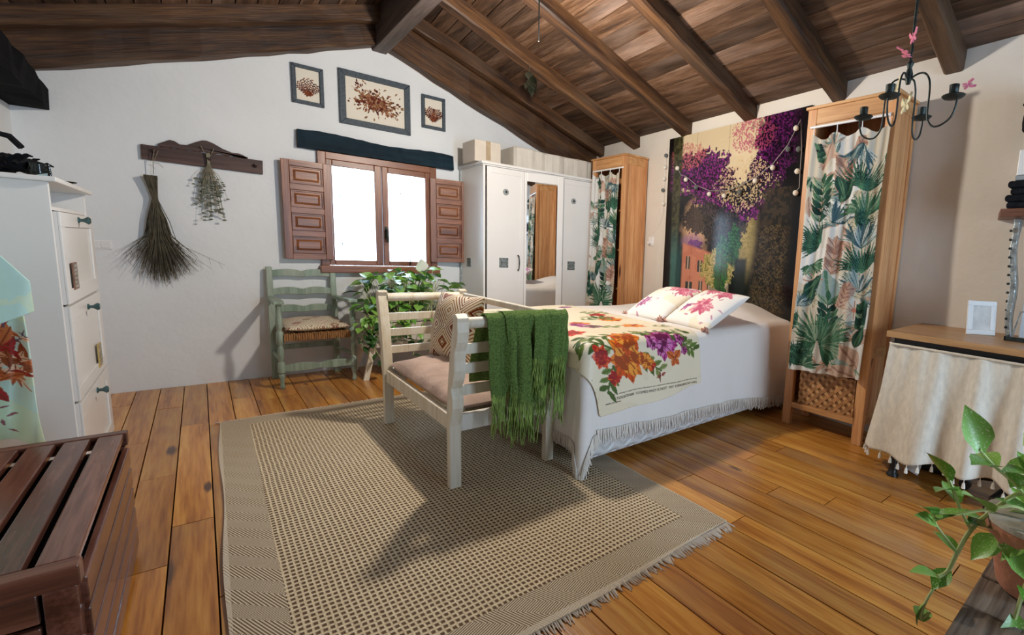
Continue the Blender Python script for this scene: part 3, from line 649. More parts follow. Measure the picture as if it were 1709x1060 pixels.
B().tube([(-.19, YG-.06, 1.69), (-.20, YG-.055, 1.62), (-.205, YG-.05, 1.52)], .0025, 4).tube([(-.17, YG-.06, 1.685), (-.195, YG-.055, 1.61)], .002, 4).tube([(-.2, YG-.05, 1.60), (-.175, YG-.05, 1.60), (-.155, YG-.05, 1.575)], .002, 4).build('twine', M['strand2'], t)
for i in range(330):
    a = r.gauss(0, 1); top = Vector((-.218+r.uniform(-.035, .03), YG-.045+r.uniform(-.025, .02), 1.50+r.uniform(-.01, .015)))
    neck = Vector((-.208+r.uniform(-.014, .014), YG-.045+r.uniform(-.012, .012), 1.36))
    L = r.uniform(.72, 1.0); sp_ = a*.062+.01
    mid = Vector((-.205+sp_*.45, YG-.045+r.uniform(-.035, .03), 1.36-.33*L)); end = Vector((-.200+sp_*1.25+(.08 if r.random() < .06 else 0), YG-.04+r.uniform(-.045, .025), 1.36-.60*L+abs(a)*.035))
    sb.tube([top, neck, (neck+mid)/2+Vector((sp_*.05, 0, 0)), mid, end], [.0032, .0026, .0024, .002, .0008], 3, False)
    if i % 2 == 0:
        for q in range(3):
            p = mid.lerp(end, r.random()); d = Vector((r.uniform(-.025, .025), r.uniform(-.015, .01), -r.uniform(.03, .06))); sb.tube([p, p+d], [.0012, .0005], 3, False)
o = sb.build('twigs', M['strand'], t); o['kind'] = 'stuff'
t = thing('dried_posy', 'short bunch of dried grey green leaves hanging from the peg board', 'dried plant', (.08, YG-.04, 1.5))
sb, lf = B(), B(); r = random.Random(21)
B().tube([(.05, YG-.035, 1.76), (.085, YG-.045, 1.66), (.12, YG-.035, 1.75)], .0025, 4).build('twine', M['strand2'], t)
for i in range(46):
    top = Vector((.085+r.uniform(-.01, .012), YG-.045+r.uniform(-.01, .01), 1.70+r.uniform(-.01, .015))); nk = Vector((.085+r.uniform(-.008, .008), YG-.045, 1.63))
    e = Vector((.085+r.uniform(-.09, .11), YG-.05+r.uniform(-.03, .03), 1.63-r.uniform(.12, .40))); m_ = nk.lerp(e, .5)+Vector(((e.x-.085)*.18, 0, 0))
    sb.tube([top, nk, m_, e], [.002, .002, .0015, .001], 3, False)
    for q in range(3):
        p = m_.lerp(e, r.random()) if q else e; lf.ball(p, r.uniform(.007, .013), 6, (1.2, .7, .6))
sb.build('stalks', M['strand2'], t)['kind'] = 'stuff'; lf.build('seed_heads', M['seed'], t)['kind'] = 'stuff'

# ---------------------------------------------------------------- framed pressed flowers
def picture(lab, x0, x1, z0, z1, fw, painter, kw):
    t = thing('framed_picture', lab, 'picture', ((x0+x1)/2, YG, (z0+z1)/2), 'framed pressed flowers above the window')
    f = B(); y0, y1 = YG-.028, YG-.002
    for seg in (((x0, z0), (x1, z0), (x1-fw, z0+fw), (x0+fw, z0+fw)), ((x1, z0), (x1, z1), (x1-fw, z1-fw), (x1-fw, z0+fw)), ((x1, z1), (x0, z1), (x0+fw, z1-fw), (x1-fw, z1-fw)), ((x0, z1), (x0, z0), (x0+fw, z0+fw), (x0+fw, z1-fw))):
        f.prism(seg, 'Y', y0, y1)
    f.build('frame', M['frame'], t, bevel=.004)
    c = Canvas(kw[0], kw[1], S(226, 220, 206)); painter(c)
    sheet('print', c, lambda U, V: (x0+fw-.004+(x1-x0-2*fw+.008)*U, U*0+YG-.012, z1-fw+.004-(z1-z0-2*fw+.008)*V), M['print'], t)
BR = [S(96, 44, 32), S(122, 66, 44), S(150, 100, 72), S(74, 34, 28), S(128, 92, 60), S(160, 128, 96)]
def bouquet(c):
    r = np.random.RandomState(4); hh = c.h/c.w
    for i in range(620):
        a = r.rand()*6.28; d = abs(r.randn())*.15; x = .5+math.cos(a)*d*1.35+ .35*(math.sin(a)*d)*.6; y = hh*.5+math.sin(a)*d*.70+.10*(x-.5)
        c.leaf(x, y, a+r.randn()*.5, .03+.05*r.rand(), .008+.010*r.rand(), BR[r.randint(6)], None)
    for i in range(26):
        x, y = .5+.17*r.randn()*.9, hh*.5+.07*r.randn(); c.disc(x, y, .016+.014*r.rand(), BR[r.randint(2)]); c.disc(x, y, .008, BR[3])
    for s_ in (-1, 1):
        for i in range(24):
            t_ = i/24; x, y = .5+s_*(.1+.30*t_), hh*.5+s_*(.05+.17*t_); c.leaf(x, y, math.atan2(s_*.4, s_)+r.randn()*.7, .05*(1.1-t_), .006, BR[2])
def sprig(k):
    def f(c):
        r = np.random.RandomState(k); hh = c.h/c.w
        for i in range(9 if k == 1 else 16):
            a = -PI/2+(i/(8 if k == 1 else 15)-.5)*1.9; L = .60+.14*r.rand(); x, y = .5, hh*.82
            c.line(x, y, x+math.cos(a)*L, y+math.sin(a)*L*1.1, .012, BR[3])
            for q in range(14):
                t_ = q/14; xx, yy = x+math.cos(a)*L*t_, y+math.sin(a)*L*t_*1.1; c.leaf(xx, yy, a+(1 if q % 2 else -1)*.9, .10, .026, BR[r.randint(4)])
        for i in range(10): c.disc(.5+.07*r.randn(), hh*.74+.05*r.randn(), .05, BR[r.randint(2)])
    return f
picture('small upright dark framed print of brown fan shaped seaweed sprig, left of the large one', .612, .825, 2.195, 2.492, .028, sprig(1), (120, 176))
picture('large landscape dark framed picture of a brown pressed flower bouquet', .932, 1.489, 2.105, 2.541, .048, bouquet, (300, 225))
picture('small upright dark framed print of a drooping brown posy, right of the large one', 1.59, 1.804, 2.202, 2.497, .028, sprig(2), (120, 176))

# ---------------------------------------------------------------- wardrobe with boxes on top
t = thing('wardrobe', 'white three door wardrobe with a narrow mirror in its middle door', 'wardrobe', (2.58, 4.54, 0))
ax0, ax1, ay0, ay1, az = 1.945, 3.22, 4.285, 4.812, 1.865
b = B(); b.box(ax0, ay0+.0, 0, ax0+.02, ay1, az).box(ax1-.02, ay0, 0, ax1, ay1, az).box(ax0+.02, ay1-.012, .06, ax1-.02, ay1, az).box(ax0+.02, ay0+.02, 0, ax1-.02, ay0+.035, .07).box(ax0+.02, ay0+.02, .07, ax1-.02, ay1-.012, .09)
b.build('carcass', M['white'], t, bevel=.002)
b = B().box(ax0-.022, ay0-.022, az+.012, ax1+.022, ay1, az+.035).box(ax0-.008, ay0-.008, az, ax1+.008, ay1, az+.012); b.build('top', M['white'], t, bevel=.004)
box(ax0-.008, ay1-.03, .0, ax0-.0005, ay1, az).build('edge_strip', M['steel'], t)
dx = [(1.975, 2.352), (2.356, 2.752), (2.756, 3.19)]
mosaicm = plain('mosaic_green', (.11, .14, .13, 1), .45, var=.7, scale=70)
def mosaic(parent, cx, cz, y, s=.048, plane='Y', seed=0):
    pl = (B().box(cx-s, y-.003, cz-s, cx+s, y, cz+s) if plane == 'Y' else B().box(y-.003, cx-s, cz-s, y, cx+s, cz+s)).build('tile', M['greycloth'], parent)
    b = B(); r = random.Random(seed); n = 7; w = 2*s/n
    for i in range(n):
        for j in range(n):
            ii, jj = min(i, n-1-i), min(j, n-1-j)
            if (ii*3+jj*5+ii*jj) % 3 == 1: continue
            a, c = cx-s+i*w+.0012, cz-s+j*w+.0012
            if plane == 'Y': b.box(a, y-.005, c, a+w-.0024, y-.003, c+w-.0024)
            else: b.box(y-.005, a, c, y-.003, a+w-.0024, c+w-.0024)
    b.build('mosaic', mosaicm, pl)
for i, (a, c) in enumerate(dx):
    y1 = ay0-.001; y0 = y1-.018; z0, z1 = .09, az-.005; f = .035
    if i == 1:
        def ajar(b): b.v = [(x, y-(x-a)*.172, z) for x, y, z in b.v]; return b
        d = B().box(a, y0, z0, a+.022, y1, z1).box(c-.06, y0, z0, c, y1, z1).box(a+.022, y0, z0, c-.06, y1, .16).box(a+.022, y0, 1.775, c-.06, y1, z1)
        d = ajar(d).build('door', M['white'], t, bevel=.003); ajar(box(a+.022, y0+.006, .16, c-.06, y0+.010, 1.775)).build('mirror', M['mirror'], d)
    else:
        d = B().box(a, y0+.005, z0, c, y1, z1).build('door', M['white'], t)
        B().box(a, y0, z0, a+f, y0+.005, z1).box(c-f, y0, z0, c, y0+.005, z1).box(a+f, y0, z0, c-f, y0+.005, z0+f).box(a+f, y0, z1-f-.02, c-f, y0+.005, z1).build('door_frame', M['white'], d, bevel=.002)
        hx = c-.062 if i == 0 else a-.008+.002
        hx = 2.289 if i == 0 else 2.772
        hy = y0-(.0 if False else 0)
        B().tube([(hx, hy, .92), (hx, hy-.018, .925), (hx, hy-.028, .96), (hx, hy-.030, .99), (hx, hy-.028, 1.02), (hx, hy-.018, 1.055), (hx, hy, 1.06)], [.007, .006, .005, .006, .005, .006, .007], 8).build('handle', M['iron'], d, True)
        cxr, czr = ((2.158, 1.648), (2.922, 1.644))[i//2]
        B().tube([(cxr, hy+.004, czr), (cxr, hy-.004, czr), (cxr, hy-.006, czr)], [.028, .028, .024], 18).build('round_ornament', M['greycloth'], d, True)
        B().tube([(cxr, hy-.006, czr), (cxr, hy-.009, czr)], [.012, .009], 10).build('ornament_centre', M['iron'], d, True)
        mosaic(d, ((2.142, .988), (2.912, .972))[i//2][0], ((2.142, .988), (2.912, .972))[i//2][1], hy+(.005 if True else 0), .046, 'Y', i)
mosaic(t, 4.60, .975, ax0, .042, 'X', 9)
zt = az+.035
t = thing('cardboard_box', 'beige cardboard box with brown tape at the left end of the wardrobe top', 'box', (1.98, 4.48, zt))
b = B().box(1.885, 4.33, zt, 2.135, 4.60, zt+.185); b.build('carton', M['card'], t, bevel=.002)
box(1.99, 4.327, zt+.02, 2.035, 4.60, zt+.1875).build('tape', plain('packing_tape', (.42, .33, .22, 1), .3, var=.15), t)
t = thing('storage_case', 'long cream canvas underbed storage case lying on the wardrobe top', 'case', (2.72, 4.5, zt))
b = B(); n = 24; r = random.Random(3)
for i in range(n+1):
    u = i/n; x = 2.26+.92*u; zz = zt+.175+.02*abs(u-.5)*1.2*(1-u)+.004*math.sin(u*30); y0 = 4.315+.008*math.sin(u*21)+.004*math.sin(u*53)
    b.v += [(x, y0, zt), (x, 4.80, zt), (x, 4.80, zz-.005), (x, y0+.004*math.sin(u*33), zz)]
for i in range(n):
    for q in range(4): b.f.append((i*4+q, i*4+(q+1) % 4, (i+1)*4+(q+1) % 4, (i+1)*4+q))
b.f += [(3, 2, 1, 0), tuple(n*4+q for q in range(4))]
b.build('canvas_body', M['case'], t)
B().tube([(2.26+.92*i/n, 4.312+.008*math.sin(i/n*21), zt+.176+.02*abs(i/n-.5)*1.2*(1-i/n)) for i in range(n+1)], .003, 5).build('piping', M['card'], t)

# ---------------------------------------------------------------- tropical prints
def tropic(c, seed, items):
    hh = c.h/c.w; r = np.random.RandomState(seed)
    n1 = vnoise(c.h, c.w, 4, seed+1); c.put((n1 > .55).astype(float), S(192, 184, 166), .8); c.put((n1 < .42).astype(float), S(216, 218, 218), .7)
    DG = [S(20, 42, 42), S(28, 56, 52), S(38, 72, 62)]; MG = [S(52, 92, 72), S(84, 122, 96), S(128, 152, 130)]; PK = [S(170, 140, 124), S(188, 162, 146), S(150, 118, 104)]; BL = [S(72, 98, 106), S(142, 160, 158), S(184, 192, 190)]
    def fan(x, y, R, a0, spread, n, cols, w=.028, rib=None):
        for i in range(n):
            a = a0+(i/(n-1)-.5)*spread; c.leaf(x, y, a, R*(.75+.35*r.rand()), w*(.7+.6*r.rand()), cols[r.randint(len(cols))], rib)
    def sprigf(x, y, R, a0, cols, rib, n=6, w=.05):
        x2, y2 = x+math.cos(a0)*R, y+math.sin(a0)*R; c.line(x, y, x2, y2, .006, rib)
        for i in range(n):
            t_ = (i+.5)/n; px, py = x+math.cos(a0)*R*t_, y+math.sin(a0)*R*t_
            for s_ in (-1, 1): c.leaf(px, py, a0+s_*.75, R*.34, w*.8, cols[r.randint(len(cols))], rib, .9)
        c.leaf(x2, y2, a0, R*.3, w*.7, cols[0], rib)
    for i in range(46):
        x, y, a = r.rand(), r.rand()*hh, r.rand()*6.3; q = r.randint(4)
        if q == 0: c.leaf(x, y, a, .30, .045, PK[1], PK[2])
        elif q == 1: fan(x, y, .26, a, 1.6, 8, BL+PK[:1], .016, S(120, 140, 130))
        elif q == 2: sprigf(x, y, .30, a, [S(190, 186, 164), S(176, 170, 150)], S(140, 130, 112), 5, .05)
        else: fan(x, y, .24, a, 2.0, 10, MG+DG[2:], .013, None)
    for (k, x, y, R, a) in items:
        y *= hh; R *= 1.12; a = math.radians(a)
        if k == 'p': sprigf(x, y, R, a, PK, S(128, 92, 84), 5, .065)
        elif k == 'd': fan(x, y, R, a, 2.3, 19, DG, .015, S(70, 120, 96))
        elif k == 'g': fan(x, y, R, a, 2.7, 15, MG, .026, S(36, 80, 60))
        elif k == 'b': fan(x, y, R, a, 2.1, 12, BL, .022, S(30, 70, 76))
        elif k == 'm': sprigf(x, y, R, a, MG+DG, S(30, 66, 52), 6, .05)
        elif k == 'L': c.leaf(x, y, a, R, R*.24, DG[2], MG[1], .8); c.leaf(x, y, a, R*.92, R*.09, MG[1], S(20, 60, 44), .8)
        elif k == 'P': c.leaf(x, y, a, R, R*.30, PK[1], PK[2], .8); [c.line(x+math.cos(a)*R*q, y+math.sin(a)*R*q, x+math.cos(a)*R*q+math.cos(a+.8)*R*.22, y+math.sin(a)*R*q+math.sin(a+.8)*R*.22, .003, PK[2]) for q in (.15, .3, .45, .6, .75)]
        elif k == 'c': c.leaf(x, y, a, R, R*.32, BL[1], MG[1], .8); [c.line(x+math.cos(a)*R*q, y+math.sin(a)*R*q, x+math.cos(a)*R*q+math.cos(a+s_*.8)*R*.25, y+math.sin(a)*R*q+math.sin(a+s_*.8)*R*.25, .003, MG[2]) for q in (.1, .25, .4, .55, .7) for s_ in (-1, 1)]
        elif k == 'f':
            for i in range(12): c.leaf(x, y, i*PI/6, R, .012, S(206, 198, 178), S(168, 120, 104))
            c.disc(x, y, R*.2, S(190, 120, 100))
items = [('P', .30, .04, .30, 110), ('m', .10, .02, .2, 70), ('p', .50, .25, .42, -92), ('p', .52, .13, .28, -60), ('d', .72, .235, .42, -80), ('b', .70, .06, .3, 100), ('L', .46, .27, .30, -65), ('m', .20, .36, .52, -88), ('L', .42, .17, .28, 70), ('b', .40, .36, .30, -70), ('g', .84, .33, .34, -95),
         ('d', .70, .36, .24, -20), ('d', .26, .44, .34, -160), ('p', .46, .58, .42, -88), ('P', .56, .44, .2, 40), ('b', .82, .46, .36, -95), ('d', .86, .56, .40, -110), ('c', .48, .70, .46, -100), ('g', .14, .53, .20, 60), ('f', .22, .60, .15, 0), ('b', .84, .64, .32, -110),
         ('L', .10, .66, .34, -50), ('L', .12, .715, .34, -70), ('m', .50, .86, .54, -93), ('p', .60, .72, .3, -70), ('b', .03, .72, .22, -80), ('f', .80, .715, .13, 0), ('d', .06, .80, .2, 200), ('g', .36, .86, .46, -85), ('g', .40, .875, .40, -10), ('g', .36, .87, .34, 190), ('P', .78, .84, .34, -20), ('P', .95, .96, .40, -130),
         ('m', .9, .80, .30, -90), ('L', .86, .87, .3, -75), ('d', .10, .95, .26, -60), ('g', .16, .98, .26, -80), ('P', .5, .985, .4, -20), ('c', .56, .95, .3, 10), ('P', .95, 1.0, .36, -160), ('d', .02, .92, .24, 60)]
def curtain(canvas, X, y0, y1, z0, z1, parent, bowbot, amp=.013, top=3, seed=0, rev=True, sag=.035):
    # seen from -X: the left edge of the print hangs at the larger y
    def pos(U, V):
        y = y1+(y0-y1)*U; ph = 2*PI*U*top
        zt_ = z1-sag*(1-np.cos(ph))*.5*(1) ; z = zt_+(z0-zt_)*V-bowbot*U*V
        x = X-amp*np.sin(ph*1.0+.8)*(.5+.8*V)-.006*np.sin(ph*2.7+seed+V*3)
        x = x-.030*V*V
        return x, y+.006*np.sin(V*9+U*5), z
    return sheet('curtain', canvas, pos, M['print'], parent, .0012)
def tall_cabinet(lab, X, y0, y1, xb, ztop, cvs, curt, basket, shy=1.0):
    t = thing('tall_pine_cabinet', lab, 'cabinet', ((X+xb)/2, (y0+y1)/2, 0), None); st = .052; sp = .06
    for ya in (y0, y1-sp):
        box(X, ya, 0, X+.035, ya+sp, ztop-.012).build('stile', M['pine'], t, bevel=.003)
        box(xb-.035, ya, 0, xb, ya+sp, ztop-.012).build('stile', M['pine'], t, bevel=.003)
    box(X+.001, y0+sp, ztop-.105, X+.033, y1-sp, ztop-.012).build('top_rail', M['pineY'], t, bevel=.003)
    box(X+.004, y0+sp, ztop-.118, X+.03, y1-sp, ztop-.106).build('moulding', M['pineY'], t)
    box(X-.012, y0-.012, ztop-.012, xb, y1+.012, ztop+.006).build('top', M['pineY'], t, bevel=.003)
    box(X+.002, y0+sp, .125, xb-.036, y1-sp, .160).build('bottom_shelf', M['pineY'], t, bevel=.003)
    for ya, yb in ((y0+.006, y0+.018), (y1-.018, y1-.006)):
        for za, zb in ((.55, .61), (.125, .19), (ztop-.09, ztop-.012)): box(X+.035, ya, za, xb-.035, yb, zb).build('side_rail', M['pineY'], t, bevel=.002)
        nb = 4; w = (xb-X-.07)/nb; yy = (ya+.004, yb-.003)
        for q in range(nb):
            for (za, zb) in ((.19, .55), (.61, ztop-.09)):
                box(X+.035+q*w+.001, yy[0], za, X+.035+(q+1)*w-.001, yy[1], zb).build('side_board', M['pine'], t)
    box(xb-.012, y0+sp, .16, xb-.004, y1-sp, ztop-.02).build('back_panel', M['pine'], t)
    for z in (.75, 1.15, 1.55): box(X+.05, y0+.02, z, xb-.036, y1-.02, z+.018).build('shelf', M['pineY'], t)
    zr = ztop-.125
    B().tube([(X-.008, y0+.03, zr), (X-.008, y1-.03, zr)], .0085, 8).build('curtain_rod', M['rod'], t, True)
    cy0, cy1, cz0, cz1, bow = curt
    for i in range(4):
        y = cy0+.006+(cy1-cy0-.012)*i/3; B().tube([(X-.008, y, zr+.010), (X-.014, y, zr-.01), (X-.012, y, zr-.03), (X-.012, y, cz1-.012)], [.003, .003, .003, .0055], 5).build('curtain_clip', M['rod'], t)
    for i, (yy, hh_) in enumerate(((y0+.10, .12), (y0+.24, .16), (y0+.36, .10))):
        if yy < y1-.09 and not basket: pass
    curtain(cvs, X-.012, cy0, cy1, cz0, cz1, t, bow)
    return t
cv2 = Canvas(170, 590, S(206, 205, 200)); tropic(cv2, 3, items)
tall_cabinet('tall narrow pine cabinet with leaf print curtain standing between the bed and the desk', 2.96, 1.144, 1.690, 3.262, 2.10, cv2, (1.168, 1.640, .40, 1.925, -.025), True)
cv1 = Canvas(120, 420, S(206, 205, 200)); tropic(cv1, 8, [(k, (x*1.0+.13) % 1.0, y, R*1.05, a) for k, x, y, R, a in items])
tall_cabinet('tall narrow pine cabinet with leaf print curtain next to the white wardrobe', 3.15, 3.715, 4.262, 3.445, 2.095, cv1, (3.79, 4.235, .40, 1.94, 0), False)
# woven basket on the bottom shelf: herringbone strips
t = thing('woven_basket', 'brown woven bark basket under the curtain of the cabinet by the desk', 'basket', (3.08, 1.41, .16))
b = B().box(2.998, 1.222, .1605, 3.20, 1.600, .40); b.build('basket_body', plain('basket_dark', (.27, .125, .045, 1), .6), t)
cols = [M['wicker'], plain('woven_bark_light', (.58, .34, .15, 1), .45, var=.2, scale=25), plain('woven_bark_dark', (.36, .17, .065, 1), .5, var=.2, scale=25)]
bs = [B(), B(), B()]; r = random.Random(6); p_ = .031
nI = int(.378/p_)+2; nJ = int(.24/p_)+2
for i in range(-1, nI*1):
    for j in range(-1, nJ):
        y, z = 1.222+i*p_, .1605+j*p_; d = (i+j) % 2; ci = 1 if d == 0 else (0 if r.random() < .5 else 2)
        if d == 0: q = [(y, z+.0), (y+p_*.5, z-p_*.5), (y+p_*1.5, z+p_*.5), (y+p_, z+p_)]
        else: q = [(y+p_, z), (y+p_*1.5, z+p_*.5), (y+p_*.5, z+p_*1.5), (y, z+p_)]
        q = [(min(max(a, 1.2215), 1.6005), min(max(c, .1606), .4005)) for a, c in q]
        xx = 2.997-.002*(d)-r.uniform(0, .001); bs[ci].hexa([(xx, a, c) for a, c in q], [(xx-.002, a, c) for a, c in q])
for k_ in range(3): bs[k_].build('woven_strips', cols[k_], t)['kind'] = 'stuff'

# ---------------------------------------------------------------- printed four-panel picture on the bed wall
def alley(c):
    hh = c.h/c.w; U, V = c.X, c.Y/hh; h, w = c.h, c.w
    nA = vnoise(h, w, 8, 1, 5); nB = vnoise(h, w, 60, 2, 3); nC = vnoise(h, w, 170, 3, 2); nD = vnoise(h, w, 18, 4, 4)
    def region(d, n, amt=.25): return smoothstep(-.02, .02, d+(n-.5)*amt)
    cream = S(220, 204, 172); c.a[:] = S(12, 9, 14); c.put(np.ones((h, w)), S(30, 22, 34), (nD > .55)*.6)
    sky = region(np.minimum(np.minimum(U-.12, .74-U-.10*V/.3), .36-V+.15*np.abs(U-.5)*-1), nD, .12); c.put(sky, cream); c.put(sky*(nA > .55), S(230, 214, 184), .5)
    # gap of pale evening light lower down
    g2 = region(.012-((U-.27)**2*1.6+(V-.53)**2*.6), nD, .02)
    c.put(g2, S(220, 180, 140)); c.put(g2*(nB > .55), S(190, 130, 110), .7)
    g3 = region(.006-((U-.66)**2*2.4+(V-.56)**2*.35), nD, .012); c.put(g3, S(206, 186, 120)); c.put(g3*(nC > .52), S(120, 110, 60), .8)
    # purple flowers
    for (x, y, rx, ry) in ((.14, .20, .20, .10), (.30, .22, .22, .12), (.42, .31, .17, .13), (.60, .42, .15, .07), (.76, .28, .12, .14), (.86, .10, .16, .14), (.27, .60, .07, .035)):
        m = region(1-((U-x)/rx)**2-((V-y)/ry)**2, nB, 1.6)
        c.put(m, S(62, 16, 70), .95); c.put(m*(nC > .5), S(112, 30, 114), .9); c.put(m*(nC > .64), S(160, 60, 150), .7); c.put(m*(nC < .42), S(26, 10, 32), .85)
    m = region(1-((U-.16)/.16)**2-((V-.12)/.07)**2, nB, 1.6); c.put(m*(nC > .45), S(196, 110, 110), .7)
    m = region(1-((U-.66)/.15)**2-((V-.06)/.09)**2, nB, 2.2); c.put(m*(nC > .5), S(186, 84, 120), .8)
    c.put(smoothstep(.66, .80, U)*smoothstep(.62, .45, V)*0+smoothstep(.66, .82, U)*(V < .55), S(12, 7, 16), .55); c.put((U > .64)*(nD < .5)*(V < .5)*(nB < .5), S(20, 10, 24), .35)
    # dark foliage mid
    for (x, y, rx, ry) in ((.36, .46, .22, .08), (.50, .52, .16, .10), (.62, .34, .14, .06)):
        m = region(1-((U-x)/rx)**2-((V-y)/ry)**2, nB, 1.5); c.put(m, S(24, 22, 26), .9); c.put(m*(nC > .56), S(90, 76, 74), .6)
    c.put(region(1-((U-.62)/.20)**2-((V-.30)/.12)**2, nB, 2.0)*(nC > .56), S(214, 190, 150), .8)
    # violet haze
    c.put(smoothstep(0, 1, 1-((U-.25)/.12)**2-((V-.58)/.06)**2), S(140, 96, 160), .6)
    # houses
    hs = smoothstep(-.01, .01, np.minimum(np.minimum(U-.175, .46-U), V-.585-.22*(U-.175)))
    c.put(hs, S(206, 136, 108)); c.put(hs*(nD > .55), S(188, 112, 88), .5)
    for (x0, y0, x1, y1) in ((.31, .68, .35, .74), (.21, .66, .245, .73), (.215, .80, .275, .90), (.33, .79, .36, .88), (.40, .77, .43, .83)):
        m = (U > x0) & (U < x1) & (V > y0) & (V < y1); c.put(m.astype(float), S(60, 58, 52)); m2 = m & (abs(U-(x0+x1)/2) < .006); c.put(m2.astype(float), S(180, 160, 140))
    h2 = smoothstep(-.01, .01, np.minimum(np.minimum(U-.42, .56-U), V-.78)); c.put(h2, S(196, 184, 156)); c.put(h2*(nD > .55), S(120, 112, 92), .7)
    for x in (.45, .51): c.put(((U > x) & (U < x+.03) & (V > .85)).astype(float), S(40, 40, 36))
    yg = region(1-((U-.47)/.13)**2-((V-.72)/.10)**2, nB, 1.3); c.put(yg, S(196, 178, 110), .9); c.put(yg*(nC > .52), S(100, 110, 50), .8)
    # ivy
    for (x, y, rx, ry) in ((.50, .70, .05, .16), (.58, .60, .05, .10), (.53, .90, .03, .12), (.66, .95, .06, .08)):
        m = region(1-((U-x)/rx)**2-((V-y)/ry)**2, nB, 1.4); c.put(m, S(26, 66, 40), .9); c.put(m*(nC > .55), S(60, 120, 60), .9)
    c.put(smoothstep(-.01, .01, np.minimum(np.minimum(U-.60, .68-U), V-.66)), S(28, 34, 34), .9)
    st = ((U > .60) & (U < .64) & (V > .86)).astype(float); c.put(st, S(170, 168, 150)); c.put(st*(((V*60).astype(int) % 2) == 0), S(110, 108, 96), .8)
    # right trunk
    tr = smoothstep(-.03, .03, np.minimum(U-.70-.10*(1-V)*1.0, .95-U)+.03*(nD-.5)); c.put(tr*(V > .33), S(66, 54, 38), .9); c.put(tr*(V > .3)*(nB > .52), S(24, 22, 16), .8); c.put(tr*(nC > .62)*(V > .5), S(112, 96, 62), .6)
    c.put(smoothstep(.88, .97, U), S(8, 7, 10), .95)
    # left trunk, teal below
    lt = smoothstep(-.01, .01, np.minimum(U-.045-.03*V, .125-U)+.01*(nD-.5)); c.put(lt, S(84, 82, 54)); c.put(lt*(nB > .5), S(44, 42, 28), .8)
    c.put(lt*smoothstep(.45, .7, V), S(70, 120, 116), .8); c.put(smoothstep(-.01, .01, np.minimum(U-.12, .165-U))*smoothstep(.5, .7, V), S(44, 84, 84), .8)
    c.put(1-smoothstep(.02, .05, U), S(8, 7, 9), .95)
t = thing('wall_print', 'large four panel printed picture of a purple flowering alley above the bed', 'picture', (XW(2.6), 2.6, .6))
al = Canvas(380, 418, S(12, 10, 14)); alley(al); al.a = al.a**1.08*.95
py1, py0, pz1, pz0 = 3.392, 1.86, 2.236, .55
for q in range(4):
    ya, yb = py1+(py0-py1)*q/4-.001, py1+(py0-py1)*(q+1)/4+.001
    sub = Canvas(95, 418, S(0, 0, 0)); sub.a = al.a[:, q*95:(q+1)*95]
    pn = B(); P = lambda y, d: XW(y)-d
    pn.hexa([(P(ya, .001), ya, pz0), (P(yb, .001), yb, pz0), (P(yb, .001), yb, pz1), (P(ya, .001), ya, pz1)], [(P(ya, .019), ya, pz0), (P(yb, .019), yb, pz0), (P(yb, .019), yb, pz1), (P(ya, .019), ya, pz1)])
    po = pn.build('panel', M['black'], t)
    sheet('print', sub, lambda U, V: (XW(ya+(yb-ya)*U)-.0195, ya+(yb-ya)*U, pz1+(pz0-pz1)*V), M['gloss'], po)
# string of cotton balls
t = thing('string_lights', 'garland of white and grey cotton balls on a cord draped across the alley picture', 'garland', (3.3, 2.6, 1.6))
balls = [(3.237, 1.945, 0), (3.113, 1.829, 0), (2.973, 1.747, 1), (2.803, 1.677, 0), (2.626, 1.65, 0), (2.457, 1.667, 1), (2.305, 1.745, 0), (2.147, 1.829, 0), (2.02, 1.949, 1), (1.967, 2.09, 0), (1.93, 1.936, 1), (1.926, 1.779, 0), (1.925, 1.624, 0)]
px_ = lambda y, z, d=.04: (XW(y)-d, y, z)
cw = [px_(3.24, 1.945, .03), px_(3.19, 1.88), px_(3.11, 1.855), px_(2.97, 1.765), px_(2.80, 1.705), px_(2.62, 1.690), px_(2.45, 1.725), px_(2.30, 1.775), px_(2.15, 1.86), px_(2.03, 1.98), px_(1.935, 2.145), px_(1.915, 2.0), px_(1.907, 1.93), px_(1.905, 1.80), px_(1.90, 1.66), px_(1.93, 1.63)]
B().tube(cw, .0028, 5).build('cord', M['cord'], t, True)
for y, z, g in balls: B().ball(px_(y, z, .043), .021, 12).build('cotton_ball', M['wool_grey' if g else 'wool_white'], t, True)
t = thing('ball_garland', 'short vertical string of white and grey cotton balls beside the alley picture', 'garland', (XW(3.45), 3.45, 1.75))
B().tube([px_(3.43, 2.16, .012), px_(3.435, 2.05, .02), px_(3.44, 1.9, .02), px_(3.445, 1.76, .02), px_(3.44, 1.55, .02), px_(3.5, 1.42, .012), px_(3.62, 1.33, .008)], .0018, 4).build('cord', M['rod'], t, True)
for y, z, g in ((3.435, 2.09, 1), (3.44, 1.98, 0), (3.445, 1.87, 0), (3.455, 1.762, 1), (3.44, 1.63, 0)): B().ball(px_(y, z, .022), .019, 12).build('cotton_ball', M['wool_grey' if g else 'wool_white'], t, True)
t = thing('wall_plug', 'small white socket with plug on the wall right of the first pine cabinet', 'socket', (XW(3.6), 3.6, 1.26))
B().box(XW(3.62)-.012, 3.585, 1.22, XW(3.62)+.004, 3.655, 1.31).build('plate', M['rod'], t, bevel=.003)
B().tube([(XW(3.61)-.012, 3.62, 1.25), (XW(3.61)-.045, 3.62, 1.25)], .016, 10).build('plug', M['rod'], t, True)

